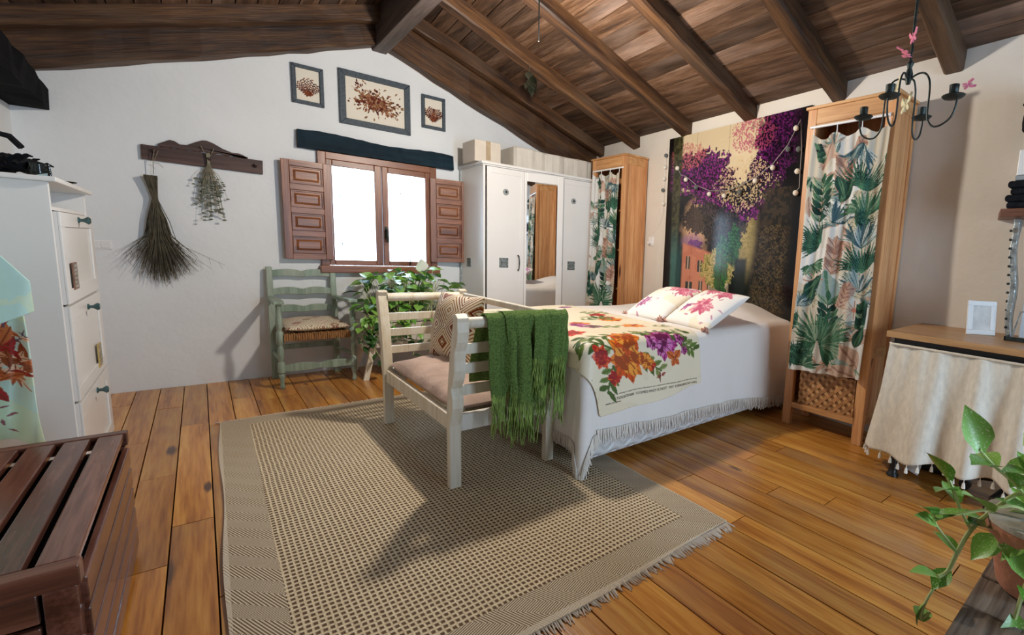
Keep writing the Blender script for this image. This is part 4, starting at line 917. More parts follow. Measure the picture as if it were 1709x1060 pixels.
# ---------------------------------------------------------------- bed
BX, BY0, BY1, BT = 1.375, 1.865, 3.33, .655
t = thing('bed', 'double bed base with quilted white mattress against the alley picture', 'bed', (2.4, 2.6, 0))
b = B(); b.box(BX+.03, BY0+.02, .05, 3.28, BY1-.02, .34); b.build('quilted_base', M['quilt'], t, bevel=.03)
box(BX+.02, BY0+.02, .345, 3.285, BY1-.02, .625).build('mattress', M['quilt'], t, bevel=.05)
for x in (1.5, 3.1):
    for y in (2.0, 3.2): B().lathe((x, y, 0), [(.022, 0), (.03, .049)], 12).build('leg', M['black'], t)
def bedtop(sx, sy):
    X_, Y_ = BX+sx, BY0+sy
    bul = .10*smoothstep(1.35, 1.75, sx)*smoothstep(.0, .45, sy)*(1-smoothstep(1.15, 1.47, sy))
    return BT+.012+bul+.006*np.sin(sx*5+sy*3)*smoothstep(0, .3, sx)
def drape(sx, sy, lift=0.0, r_=.06, fl=.03, hem=None, folds=1.0):
    dx_ = np.maximum(r_-sx, 0); dy_ = np.where(sy < .7, np.maximum(r_-sy, 0), np.maximum(sy-(BY1-BY0)+r_, 0)); sg = np.where(sy < .7, -1.0, 1.0)
    d = np.hypot(dx_, dy_)+1e-9; ux, uy = dx_/d, dy_/d; R = r_+lift
    arc = r_*PI/2; th = np.clip(d/r_, 0, PI/2)
    out = np.where(d < arc, R*np.sin(th), R+(fl+.0*d)*(1-np.exp(-(d-arc)*4))); dn = np.where(d < arc, R*(1-np.cos(th)), R+(d-arc))
    corner = 4*ux*ux*uy*uy; out = out+corner*.10*np.clip(dn, 0, .6)
    al = np.where(uy > ux, sx, sy); hang = np.clip(dn-.1, 0, 1)
    out = out+folds*hang*(.020*np.sin(al*13+1)+.012*np.sin(al*29+2)+.02*np.sin(al*5))*(1-corner)
    bx_ = np.maximum(sx, r_); by_ = np.where(sy < .7, np.maximum(sy, r_), np.minimum(sy, BY1-BY0-r_))
    X_ = BX+bx_-ux*out; Y_ = BY0+by_+sg*uy*out
    Z_ = bedtop(bx_, by_)+lift-dn
    return X_, Y_, np.maximum(Z_, .012)
def sp(U, V):
    sx = -.47+U*(2.02+.47); lo = -(.42+.11*smoothstep(0, 2.0, sx)+.02*np.sin(sx*4)); lo = np.where(sx < 0, lo-.02, lo)
    sy = np.where(V < .30, lo*(1-V/.30), np.where(V < .75, (V-.30)/.45*1.45, 1.45+(V-.75)/.25*.5))
    X_, Y_, Z_ = drape(sx, sy, .004)
    lim = XW(Y_)-.022; return np.minimum(X_, lim), Y_, Z_
spread = sheet('bedspread', None, sp, M['spread'], None, 0, 150, 130)
tag(spread, 'plain off-white cotton bedspread with fringed hem covering the double bed', 'bedspread')
fb = B(); r = random.Random(31)
fpts = []
for i in range(330):
    sx = -.47+2.45*i/329.; lo = -(.42+.11*float(smoothstep(0, 2.0, sx))+.02*math.sin(sx*4)); lo = lo-.02 if sx < 0 else lo
    for q in (0,):
        a = [float(k_) for k_ in drape(np.array(sx), np.array(lo), .006)]; n_ = 3
        L = r.uniform(.045, .07); fb.tube([(a[0], a[1]-.003, a[2]+.02), (a[0]+r.uniform(-.01, .01), a[1]-.010, max(.004, a[2]-L*.5)), (a[0]+r.uniform(-.02, .02), a[1]-.006, max(.002, a[2]-L))], [.0042, .0035, .002], 3, False)
for i in range(170):
    sy = -.44+(1.8*i/169.); a = [float(k_) for k_ in drape(np.array(-.47), np.array(sy), .006)]
    L = r.uniform(.04, .06); fb.tube([(a[0]-.003, a[1], a[2]+.015), (a[0]-.008, a[1]+r.uniform(-.01, .01), max(.004, a[2]-L*.5)), (a[0]-.004, a[1]+r.uniform(-.015, .015), max(.002, a[2]-L))], [.0042, .0035, .002], 3, False)
fb.build('fringe', M['fringe'], spread)['kind'] = 'stuff'
# floral runner
def flowers(c):
    hh = c.h/c.w; r = np.random.RandomState(9); n_ = vnoise(c.h, c.w, 5, 9); c.put((n_ > .5).astype(float), S(236, 226, 200), .6)
    GR = [S(70, 96, 40), S(104, 128, 60), S(140, 150, 90)]
    def blossom(x, y, R, cols, n=9):
        for k_ in range(3):
            for i in range(n):
                a = i*2*PI/n+k_*.4+r.rand()*.3; c.leaf(x+math.cos(a)*R*.1*k_, y+math.sin(a)*R*.1*k_, a, R*(1-.27*k_)*(.8+.3*r.rand()), R*.26, cols[(k_+r.randint(2)) % len(cols)], cols[-1])
        c.disc(x, y, R*.16, cols[-1])
    def sprig_(x, y, a, R):
        c.line(x, y, x+math.cos(a)*R, y+math.sin(a)*R, .006, GR[0])
        for q in range(7):
            t_ = q/7.; px, py = x+math.cos(a)*R*t_, y+math.sin(a)*R*t_; c.leaf(px, py, a+(.8 if q % 2 else -.8), .09, .018, GR[r.randint(3)], GR[0])
    OR = [S(232, 128, 36), S(214, 84, 30), S(240, 158, 60), S(160, 70, 24)]; RD = [S(200, 48, 34), S(224, 88, 44), S(150, 30, 30)]; MG = [S(150, 30, 104), S(184, 62, 140), S(210, 120, 180), S(100, 16, 70)]
    y0 = hh
    for (x, y, a, R) in ((.30, hh-.36, -.5, .3), (.33, hh-.34, 3.6, .25), (.25, hh-.28, 2.2, .2), (.45, hh-.30, .6, .2), (.70, hh-.40, -.3, .25), (.72, hh-.38, -2.6, .22), (.82, hh-.36, .5, .15), (.52, hh-.45, -.1, .3), (.40, hh-.48, 3.2, .3)): sprig_(x, y, a, R)
    blossom(.36, hh-.30, .15, OR, 8); blossom(.40, hh-.42, .11, OR, 7); blossom(.18, hh-.33, .075, RD, 6); blossom(.22, hh-.20, .06, RD, 4); blossom(.53, hh-.24, .055, RD, 4)
    blossom(.50, hh-.27, .07, OR, 6); blossom(.68, hh-.36, .115, MG, 8); blossom(.58, hh-.38, .06, MG, 5); blossom(.82, hh-.38, .05, MG, 5); blossom(.85, hh-.30, .04, MG, 5)
    for s_ in (-1, 1):  # butterfly and dragonfly
        c.leaf(.75, hh-.25, -PI/2+s_*.8, .085, .03, S(206, 104, 50), S(120, 50, 24)); c.leaf(.75, hh-.25, PI/2+s_*.6, .06, .022, S(206, 104, 50), S(120, 50, 24))
        c.leaf(.60, hh-.16, -.2 if s_ > 0 else PI-.2, .05, .008, S(150, 70, 60)); 
    c.leaf(.60, hh-.20, 1.8, .09, .006, S(110, 40, 40))
    k_ = 0
    yy = .12
    while yy < hh-.62:
        x = r.rand()*.9+.05; [blossom(x, yy, .07+.05*r.rand(), [OR, RD, MG][r.randint(3)], 7)]; sprig_(r.rand(), yy, r.rand()*6.3, .25); yy += .085
    for i in range(300):   # speckled border
        u, v = r.rand(), r.rand()*hh
        if u < .06 or u > .95: c.disc(u, v, .004, S(110, 100, 90))
rn = Canvas(230, 480, S(228, 216, 188)); flowers(rn)
def rpos(U, V):
    L = 1.43+.32; s = V*L; sy = 1.43-s; dropf = np.clip(-sy/.32, 0, 1)
    left = -.10+.17*dropf**1.2; sx = left+(.825+.025*dropf-left)*U
    sy = np.where(sy < 0, sy*(1+.06*(1-U)-.16*np.sin(U*PI)*0-.14*smoothstep(.5, 1, U)), sy)
    return drape(sx, sy, .016, folds=1.0)
t = tag(sheet('bed_runner', rn, rpos, M['satin'], None, .002), 'cream runner printed with big orange and magenta flowers laid across the foot of the bed', 'bed runner')
def lettering(txt, sx0, sxs, drop, size, name='lettering'):
    cu = bpy.data.curves.new(name, 'FONT'); cu.body = txt; cu.size = 1; cu.align_x = 'LEFT'
    o = bpy.data.objects.new(name, cu); COL.objects.link(o); dg = bpy.context.evaluated_depsgraph_get(); me = bpy.data.meshes.new_from_object(o.evaluated_get(dg)); bpy.data.objects.remove(o)
    n = len(me.vertices); co = np.zeros(n*3, np.float32); me.vertices.foreach_get('co', co); co = co.reshape(-1, 3); wmax = co[:, 0].max()
    sx = sx0+co[:, 0]/wmax*sxs; sy = -(drop-co[:, 1]*size-.03*(co[:, 0]/wmax)*0); X_, Y_, Z_ = drape(sx, sy, .016); out = np.stack([X_, Y_-.0035, Z_], -1)
    me.vertices.foreach_set('co', out.ravel().astype(np.float32)); me.update(); me.materials.clear()
    return link(name, me, inkm, t)
inkm = plain('print_ink', (.06, .05, .05, 1), .7, var=.1)
for (tx, a, w_, d_, s_) in (('TOGETHER  COMES PAST IS NOT  YET TOMORROW HAS', .17, .64, .270, .020), ('it is always a garden that flowers the moment the petals open and the morning', .15, .66, .243, .011), ('seeds and leaves', .10, .10, .285, .014)):
    lettering(tx, a, w_, d_, s_)

# cushions
def cushion(name, lab, canvas, w, h, th, mtx, mat='print', group=None, pinch=.05):
    def pos(U, V):
        vv = V*2; back = vv > 1; v = np.where(back, 2-vv, vv); u = U; a, b = 2*u-1, 2*v-1
        e = np.clip((1-np.abs(a)**2.6)*(1-np.abs(b)**2.6), 0, 1)**.5
        x = a*w/2*(1-pinch*(1-b*b)); y = -b*h/2*(1-pinch*(1-a*a)); z = np.where(back, -1, 1)*e*th/2*(1+.06*np.sin(a*5+b*4))
        return (mtx[0][0]*x+mtx[0][1]*y+mtx[0][2]*z+mtx[0][3], mtx[1][0]*x+mtx[1][1]*y+mtx[1][2]*z+mtx[1][3], mtx[2][0]*x+mtx[2][1]*y+mtx[2][2]*z+mtx[2][3])
    dbl = Canvas(canvas.w, canvas.h*2, (0, 0, 0)); dbl.a = np.concatenate([canvas.a, canvas.a[::-1]], 0)
    o = sheet(name, dbl, pos, M[mat], None, 0); return tag(o, lab, 'cushion', group)
def frame3(c, xdir, ydir):
    x = Vector(xdir).normalized(); y = Vector(ydir); y = (y-x*y.dot(x)).normalized(); z = x.cross(y)
    return Matrix(((x.x, y.x, z.x, c[0]), (x.y, y.y, z.y, c[1]), (x.z, y.z, z.z, c[2]), (0, 0, 0, 1)))
def peony(seed, cfl):
    c = Canvas(110, 110, S(242, 238, 232)); r = np.random.RandomState(seed); n_ = vnoise(110, 110, 4, seed); c.put((n_ > .58).astype(float), S(240, 228, 204), .8)
    for (x, y, R, p) in cfl:
        PKs = [S(218, 130, 150), S(232, 168, 180), S(196, 96, 124)] if p else [S(190, 120, 166), S(214, 160, 196), S(160, 96, 140)]
        for k_ in range(3):
            for i in range(11): c.leaf(x, y, r.rand()*6.3, R*1.15*(1-.25*k_)*(.7+.4*r.rand()), R*.2, PKs[r.randint(3)], PKs[2])
    for i in range(16): c.leaf(r.rand(), r.rand(), r.rand()*6.3, .09, .014, S(200, 150, 170))
    return c
def tassels(o, pts):
    for p in pts:
        b = B(); r = random.Random(int(p[1]*100))
        for i in range(16): d = Vector((r.uniform(-1, .3), r.uniform(-1, 1), r.uniform(-.7, .5))); d.normalize(); b.tube([Vector(p), Vector(p)+d*.032], [.007, .003], 4)
        b.ball(p, .018, 8); b.build('tassel', plain('tassel', (.50, .26, .20, 1), .9, var=.4, scale=60), o)
mA = frame3((2.52, 2.49, .775), (-.10, -1, .03), (.80, -.05, .40)); mB = frame3((2.52, 2.075, .775), (-.10, -1, -.02), (.80, .06, .42))
cA = cushion('cushion', 'pink floral tasselled cushion on the bed, the one nearer the wardrobe', peony(2, [(.62, .12, .20, 1), (.14, .16, .14, 0), (.30, .72, .17, 0), (.88, .2, .18, 1)]), .42, .44, .13, mA, group='floral cushions on the bed')
cB = cushion('cushion', 'pink floral tasselled cushion on the bed, the one nearer the camera', peony(5, [(.70, .14, .2, 1), (.38, .12, .16, 1), (.62, .60, .24, 1), (.30, .68, .12, 0)]), .42, .44, .13, mB, group='floral cushions on the bed')
for o, m_ in ((cA, mA), (cB, mB)):
    tassels(o, [m_ @ Vector((-.2, -.21, 0)), m_ @ Vector((.2, -.21, 0))])

# ---------------------------------------------------------------- painted bench with scrolled slatted arms
t = thing('arm_bench', 'cream painted bench with scrolled slatted arms and padded seat at the foot of the bed', 'bench', (1.08, 2.63, 0))
FX0, FX1, RX0, RX1 = .792, .845, 1.295, 1.345
def arm_profile(y, sg, lobes):
    """(y, z) outline of a post: straight leg, then a curve leaning outwards with a rolled top"""
    inn, out = [], []
    for i in range(19):
        z = i/18*.80; lean = .085*max(0, (z-.30)/.5)**1.7; w = .021
        wl = w
        if lobes and z > .33:
            q = ((z-.33)/.16) % 1.0; wl = w+.022*math.sin(q*PI)**.7*1.35-.004
        inn.append((y+sg*lean-sg*w*.9, z)); out.append((y+sg*lean+sg*wl, z))
    top = [(y+sg*.115, .815), (y+sg*.085, .835), (y+sg*.055, .825)]
    return out+top+inn[::-1]
def bench_end(y, sg):
    for x0, x1 in ((FX0, FX1), (RX0, RX1)):
        pr = arm_profile(y, sg, True)
        B().prism(pr, 'X', x0, x1).build('post', M['cream'], t, bevel=.004)
    yt = y+sg*.078
    B().tube([(FX1, yt, .79), (RX0, yt, .79)], .026, 12).build('arm_rail', M['cream'], t, True)
    for zc in (.67, .575, .47):
        ln = .085*max(0, (zc-.30)/.5)**1.7
        box(FX1-.01, y+sg*ln-.009, zc-.024, RX0+.01, y+sg*ln+.009, zc+.024).build('slat', M['cream'], t, bevel=.003)
    box(FX1-.01, y-.015, .275, RX0+.01, y+.015, .355).build('side_rail', M['whitewash'], t, bevel=.003)
bench_end(2.115, -1); bench_end(3.165, 1)
box(FX0+.012, 2.14, .275, FX0+.040, 3.14, .350).build('front_rail', M['cream'], t, bevel=.004)
box(RX0+.012, 2.14, .275, RX0+.040, 3.14, .350).build('back_rail', M['cream'], t, bevel=.004)
box(RX0+.006, 2.09, .775, RX0+.030, 3.19, .812).build('top_rail', M['cream'], t, bevel=.006)
def pad(name, x0, x1, y0, y1, z0, z1, mat, parent, puff=.02, n=26, cr=.04):
    def pos(U, V):
        vv = V*2; back = vv > 1; v = np.where(back, 2-vv, vv); a, b = 2*U-1, 2*v-1
        e = np.clip((1-np.abs(a)**6)*(1-np.abs(b)**6), 0, 1)**.5
        x = (x0+x1)/2+a*(x1-x0)/2; y = (y0+y1)/2+b*(y1-y0)/2; zm = (z0+z1)/2
        bump_ = puff*(1-a*a)*(1-b*b)+.004*np.sin(a*9+b*5)+.004*np.sin(b*17-a*3)
        z = np.where(back, zm-(zm-z0)*e, zm+(z1-zm)*e+bump_*e); return x, y, z
    return sheet(name, None, pos, M[mat], parent, 0, n, n*2)
pad('seat_cushion', FX0+.035, RX1-.01, 2.135, 3.145, .335, .432, 'mauve', t, .030, 40)
def ikat(seed, warm=True, n=2.0):
    c = Canvas(180, 180, S(226, 216, 194)); X_, Y_ = c.X*n, c.Y*n*1.0
    a = np.abs((X_+Y_*1.0) % 1.0-.5)*2; b = np.abs((X_-Y_) % 1.0-.5)*2; d = np.maximum(a, b); ci, cj = np.floor(X_+Y_), np.floor(X_-Y_)
    cA_, cB_ = (S(118, 52, 22), S(150, 100, 30)) if warm else (S(140, 82, 74), S(150, 130, 100))
    pick = ((ci+cj) % 2)[..., None]; colr = np.array(cA_)*(1-pick)+np.array(cB_)*pick
    for lo_, hi in ((.84, .92), (.62, .69), (.40, .48), (.10, .20)): m = ((d > lo_) & (d < hi)).astype(float)[..., None]; c.a = c.a*(1-m)+colr*m
    ring = ((d > .24) & (d < .38)).astype(float)*((ci % 2) == 0); c.put(ring, cA_); return c
mx = frame3((1.13, 2.88, .632), (.10, -1, .02), (.22, 0.02, 1))
cushion('cushion', 'tan and brown diamond patterned cushion leaning on the back of the cream bench', ikat(1), .53, .41, .14, mx)

# green throw over the near arm
yA = 2.115-.078
th = thing('wool_throw', 'green fringed wool throw draped over the near arm of the cream bench', 'throw', (1.12, yA, .8))
def strip(x0, x1, zfront, zback, wav, seed, nm, lift=0.0, tilt=0.0):
    def pos(U, V):
        L1, L2 = .80-zfront, .80-zback; rr = .036+lift; s = V*(L1+L2+rr*PI)-L1   # s<0 front side
        ang = np.clip(s/rr, 0, PI)
        y = np.where(s < 0, yA-rr, np.where(s < rr*PI, yA-rr*np.cos(ang), yA+rr)); z = np.where(s < 0, .79+s, np.where(s < rr*PI, .79+rr*np.sin(ang), .79-(s-rr*PI)))
        hang = np.clip(-s, 0, 1)
        x = x0+(x1-x0)*U+.010*np.sin(s*11+seed)+tilt*hang
        f = np.sin(U*PI*wav+seed)*.016+np.sin(U*PI*wav*2.3+seed*2)*.008
        y = y-np.where(s < .03, (.016+f)*np.clip((.05-s)*6, 0, 1), 0)-.012*np.sin(hang*8+seed)*hang
        # the piece inside the arm follows the lean of the slats
        y = y+np.where(s > rr*PI, (.08*(1-np.clip((z-.35)/.45, 0, 1)))+.015+f*.5, 0)
        z = z+.012*np.sin(U*9+seed)*np.clip(hang*5, 0, 1)
        return x, y, z
    o = sheet(nm, None, pos, M['throw'], th, .007, 46, 110)
    fb = B(); r = random.Random(seed)
    n_ = int((x1-x0)/.0042)
    for i in range(n_):
        u = i/(n_-1); px, py, pz = [float(k_) for k_ in pos(np.array(u), np.array(0.0))]; L = r.uniform(.13, .22); dx_ = r.uniform(-.02, .02); dy_ = r.uniform(-.012, .008)
        ps = [(px+dx_*q*q+.004*math.sin(q*9+i), py+dy_*q+.003*math.cos(q*8+i*2), pz+.01-L*q) for q in (0, .25, .5, .75, 1)]
        fb.tube(ps, [.0036, .003, .003, .0028, .0016], 4, False)
    fb.build('fringe', M['throwf'], o)['kind'] = 'stuff'
strip(.915, 1.055, .455, .50, 2.0, 1, 'folded_end', 0.0, .06)
strip(1.02, 1.175, .40, .47, 2.6, 4, 'folded_middle', .006, .02)
strip(1.15, 1.345, .60, .50, 3.0, 7, 'folded_layer', .003, -.01)
strip(1.20, 1.335, .47, .55, 2.0, 9, 'folded_layer', -.003, -.02)

# ---------------------------------------------------------------- green ladder back armchair
t = thing('ladder_back_armchair', 'worn sage green ladder back armchair with rush seat by the gable wall', 'chair', (.64, 4.53, 0))
prof = [(.010, 0), (.017, .01), (.014, .03), (.012, .05), (.020, .09), (.021, .11), (.013, .118), (.024, .125), (.024, .20), (.013, .21), (.017, .23), (.022, .27), (.020, .30), (.013, .33), (.013, .335), (.023, .345), (.024, .43), (.014, .44), (.014, .45), (.020, .47), (.022, .52), (.015, .58), (.013, .61), (.018, .62), (.018, .64)]
for x, y in ((.404, 4.37), (.880, 4.37)): B().lathe((x, y, 0), prof, 12).build('front_leg', M['green'], t, True)
for x in (.395, .825):
    b = B(); ps = [(x, 4.745, 0), (x, 4.735, .42), (x, 4.77, .86)] if 0 else None
    b.prism([(4.72, 0), (4.76, 0), (4.755, .42), (4.80, .885), (4.79, .90), (4.765, .895), (4.715, .42)], 'X', x-.021, x+.021); b.build('back_post', M['green'], t, bevel=.006)
def wavy(x0, x1, y, z, h, a, n=24, up_=1):
    tp, bt = [], []
    for i in range(n+1):
        u = i/n; w = a*(abs(math.sin(u*PI*2))*.9-.3*math.exp(-((u-.5)/.08)**2)); tp.append((x0+(x1-x0)*u, z+h/2+w)); bt.append((x0+(x1-x0)*u, z-h/2+(w*.5 if up_ else -w*.5)))
    return B().prism(tp+bt[::-1], 'Y', y-.009, y+.009)
for z, y in ((.845, 4.78), (.70, 4.765), (.56, 4.745)): wavy(.414, .806, y, z, .05, .014).build('ladder_slat', M['green'], t, bevel=.003)
wavy(.42, .865, 4.37, .155, .045, .014, up_=0).build('front_stretcher', M['green'], t, bevel=.003)
box(.41, 4.73, .235, .81, 4.745, .275).build('back_stretcher', M['green'], t, bevel=.003)
for x, x2 in ((.404, .395), (.880, .825)):
    B().tube([(x, 4.38, .22), (x2, 4.73, .22)], .014, 8).build('side_stretcher', M['green'], t, True)
    b = B(); b.prism([(x-.032, 4.33), (x+.032, 4.33), (x+.034, 4.40), (x2+.024, 4.70), (x2+.02, 4.765), (x2-.02, 4.765), (x2-.024, 4.70), (x-.034, 4.40)], 'Z', .642, .668); b.build('armrest', M['green'], t, bevel=.006)
sb = B(); n = 30
for i in range(n):   # rush seat: wrapped cords
    u = i/n; r_ = .003*math.sin(i*2.1); xa, xb = .425+.436*u, .425+.436*(u+.93/n)
    sb.hexa([(xa, 4.345+r_, .362), (xb, 4.345+r_, .362), (xb-(xb-.61)*.12, 4.74, .375), (xa-(xa-.61)*.12, 4.74, .375)], [(xa, 4.345-r_, .418+r_), (xb, 4.345-r_, .418+r_), (xb-(xb-.61)*.12, 4.74, .418), (xa-(xa-.61)*.12, 4.74, .418)])
sb.build('rush_seat', M['rush'], t, bevel=.004)['kind'] = 'stuff'
cushion('cushion', 'pale flat cushion with a small red diamond pattern on the green chair', ikat(2, False, 2.6), .42, .40, .085, frame3((.64, 4.55, .462), (1, .04, 0), (0, 1, .06)))

# ---------------------------------------------------------------- plants
def leafmesh(seed, name='leaf', mat='leaf', pointy=.3):
    r = random.Random(seed); n = 8; vs, fs = [], []
    for i in range(n+1):
        u = i/n; w = .42*math.sin(min(1, u*1.02)*PI)**.75*(1.25-.8*u)*(1+.08*r.uniform(-1, 1)); w = max(w, .0)
        if i == 0: w = .10
        if i == n: w = 0.004
        y = u-(.10 if i == 0 else 0)*0; z = -.22*u*u; f = .10*w
        dn = -.06 if i == 0 else 0
        vs += [(-w, y+dn*1.5, z+w*.28), (-w*.5, y+dn, z+w*.12), (0, y, z), (w*.5, y+dn, z+w*.12), (w, y+dn*1.5, z+w*.28)]
    for i in range(n):
        for q in range(4): fs.append((i*5+q, i*5+q+1, (i+1)*5+q+1, (i+1)*5+q))
    me = bpy.data.meshes.new(name); me.from_pydata(vs, [], fs); me.materials.append(M[mat]); me.polygons.foreach_set('use_smooth', [True]*len(me.polygons)); me.update(); return me
LM = [leafmesh(i) for i in range(3)]; LY = [leafmesh(i+30, mat='leaf_dry') for i in range(2)]; LD = [leafmesh(i+9, mat='leaf_dark') for i in range(2)]
def put_leaf(me, p, d, size, parent, roll_=0.0, name='leaf'):
    o = bpy.data.objects.new(name, me); COL.objects.link(o); d = Vector(d).normalized(); z = Vector((0, 0, 1)); z = z-d*d.dot(z)
    z = z.normalized() if z.length > .05 else Vector((1, 0, 0)); x = d.cross(z)
    m = Matrix(((x.x, d.x, z.x), (x.y, d.y, z.y), (x.z, d.z, z.z))).to_4x4() @ Matrix.Rotation(roll_, 4, 'Y') @ Matrix.Diagonal((size, size, size, 1))
    m.translation = Vector(p); o.parent = parent; o.matrix_parent_inverse = Matrix.Translation(-root_loc(parent)); o.matrix_basis = m
    return o
t = thing('plant_stand', 'whitewashed wooden crate planter on slanted legs below the window', 'plant stand', (1.30, 4.50, 0))
for i in range(3):
    z = .30+i*.082; box(.985, 4.335, z, 1.64, 4.350, z+.074).build('board', M['whitewash'], t, bevel=.002); box(.985, 4.66, z, 1.64, 4.675, z+.074).build('board', M['whitewash'], t, bevel=.002)
    box(.97, 4.335, z, .985, 4.675, z+.074).build('end_board', M['whitewash'], t, bevel=.002); box(1.64, 4.335, z, 1.655, 4.675, z+.074).build('end_board', M['whitewash'], t, bevel=.002)
box(.985, 4.35, .30, 1.64, 4.66, .315).build('bottom_board', M['whitewash'], t)
box(.93, 4.31, .262, 1.69, 4.70, .298).build('top_plank', M['whitewash'], t, bevel=.003)
for (x, y, dx_, dy_) in ((1.02, 4.36, -.07, -.05), (1.60, 4.36, .07, -.05), (1.02, 4.65, -.07, .05), (1.60, 4.65, .07, .05)):
    B().hexa([(x+dx_-.02, y+dy_-.015, 0), (x+dx_+.02, y+dy_-.015, 0), (x+dx_+.02, y+dy_+.015, 0), (x+dx_-.02, y+dy_+.015, 0)], [(x-.022, y-.018, .262), (x+.022, y-.018, .262), (x+.022, y+.018, .262), (x-.022, y+.018, .262)]).build('leg', M['cream'], t, bevel=.002)
pt = thing('window_pothos', 'lush green trailing plant with one white flower below the window', 'plant', (1.30, 4.50, .32))
box(1.0, 4.36, .318, 1.62, 4.65, .52).build('soil', plain('soil', (.03, .02, .012, 1), .95, var=.4, scale=60), pt)
r = random.Random(17); stems = B(); nl = 0
for i in range(175):
    bx_ = r.uniform(1.05, 1.60); by_ = r.uniform(4.37, 4.58); a = r.uniform(0, 2*PI); hgt = r.uniform(.05, .37)*(1-.9*((bx_-1.36)/.5)**2)
    e = Vector((bx_+math.cos(a)*.10+.05*(bx_-1.3), by_+math.sin(a)*.09-.02, .54+max(.03, hgt))); e.y = min(e.y, 4.72)
    stems.tube([(bx_, by_, .50), ((bx_+e.x)/2, (by_+e.y)/2, (.50+e.z)/2+.04), tuple(e)], [.003, .0025, .002], 4, False)
    d = Vector((math.cos(a), math.sin(a)-.5, r.uniform(-.5, .35)))
    if e.y > 4.60: d.y = -abs(d.y)
    put_leaf(LM[i % 3] if r.random() < .8 else LD[i % 2], e, d, r.uniform(.075, .125), pt, r.uniform(-.6, .6))
for i in range(16):   # trailing stems, left and front
    x0 = r.choice([r.uniform(.97, 1.08), r.uniform(.98, 1.65)]); y0 = 4.33; L = r.uniform(.12, .42); ps = [(x0, 4.38, .55), (x0-.02, y0-.03, .56)]
    for q in range(1, 7): ps.append((x0+.05*math.sin(q+i)*1.0-(.04*q/6 if x0 < 1.1 else 0), y0-.04-.01*q, .56-L*q/6))
    stems.tube(ps, .0028, 4, False)
    for q in range(2, 8):
        p = ps[q]; a = r.uniform(-1, 1)
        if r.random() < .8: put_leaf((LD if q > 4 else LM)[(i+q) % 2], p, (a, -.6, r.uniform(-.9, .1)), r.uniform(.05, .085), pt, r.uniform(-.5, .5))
for i in range(7):
    p = Vector((.93+.02*i, 4.36, .50+.03*i)); put_leaf(LM[i % 3], (p.x, 4.33, .60+.02*math.sin(i*2)), (-1+.2*i, -.3, .1*math.sin(i)), .10, pt)
stems.build('stems', M['vine'], pt)['kind'] = 'stuff'
me = leafmesh(77, 'flower', 'petal'); put_leaf(me, (1.46, 4.42, .88), (-.35, -.2, 1), .14, pt, 1.0, 'white_flower')
B().tube([(1.44, 4.45, .5), (1.455, 4.43, .75), (1.46, 4.42, .88)], .003, 5).build('flower_stem', M['vine'], pt)

# weathered crate with pothos, lower right
t = thing('weathered_chest', 'old weathered wooden chest under the trailing plant at the lower right', 'chest', (1.2, -.12, 0))
kx0, kx1, ky0, ky1, kz = .72, 1.41, -.55, .20, .43
for i in range(5):
    w = (ky1-ky0)/5; r = random.Random(i+50); ya = ky0+i*w; q = r.uniform(-.2, .2)+(kx0+kx1)/2+.05
    box(kx0, ya+.002, kz-.03, q-.002, ya+w-.002, kz+r.uniform(-.003, .003)).build('lid_plank', M['oldwood'], t, bevel=.004)
    box(q+.002, ya+.002, kz-.03, kx1, ya+w-.002, kz+r.uniform(-.003, .003)).build('lid_plank', M['oldwood'], t, bevel=.004)
for i in range(3):
    z0 = .01+i*.13; 
    for (a, b_, c, d) in ((kx0+.01, kx1-.01, ky1-.035, ky1-.012), (kx0+.01, kx1-.01, ky0+.012, ky0+.035)): box(a, c, z0, b_, d, z0+.126).build('side_plank', M['oldwood'], t, bevel=.004)
    for (a, b_) in ((kx0+.01, kx0+.033), (kx1-.033, kx1-.01)): box(a, ky0+.036, z0, b_, ky1-.036, z0+.126).build('side_plank', M['oldwood'], t, bevel=.004)
pt = thing('terracotta_pothos', 'variegated trailing plant in a clay pot on the weathered chest', 'plant', (1.29, .112, kz))
B().lathe((1.29, .112, kz+.004), [(.055, 0), (.062, .01), (.085, .12), (.096, .125), (.097, .155), (.084, .157), (.080, .145)], 24).build('pot', M['terra'], pt, True)
B().lathe((1.29, .112, kz+.155), [(.080, 0), (.0985, .001), (.098, .012), (.083, .012)], 24).build('limed_rim', M['lime'], pt, True)
B().lathe((1.29, .112, kz+.14), [(.001, 0), (.08, 0), (.08, .006), (.001, .012)], 20).build('soil', M['terra'], pt)
r = random.Random(23); vines = B()
def vine(pts, rad=.0035):   # pts are places in the room that the stem passes through
    vines.tube(pts, rad, 6, True, 4)
    return [Vector(p) for p in pts]+[Vector(p).lerp(Vector(q), .5) for p, q in zip(pts, pts[1:])]+[Vector(p).lerp(Vector(q), .25) for p, q in zip(pts, pts[1:])]
tp = Vector((1.32, .10, kz+.15))
V1 = vine([tp, (1.30, .15, .64), (1.25, .19, .60), (1.205, .215, .56), (1.16, .225, .52), (1.15, .235, .475), (1.12, .245, .47)], .0045)
V2 = vine([(1.15, .235, .475), (1.135, .25, .44), (1.11, .26, .40), (1.10, .26, .37), (1.12, .25, .385)], .003)
V3 = vine([(1.205, .215, .56), (1.19, .235, .60), (1.175, .25, .645), (1.17, .262, .67)], .0035)
V4 = vine([(1.16, .225, .52), (1.15, .245, .545), (1.135, .265, .575), (1.13, .27, .60)], .003)
V5 = vine([tp, (1.28, .16, .66), (1.25, .20, .70), (1.225, .225, .735)], .0035)
V6 = vine([tp, (1.30, .12, .66), (1.29, .14, .71), (1.27, .15, .76)], .004)
V7 = vine([tp, (1.29, .16, .60), (1.26, .18, .555), (1.22, .165, .54), (1.19, .15, .555)], .003)
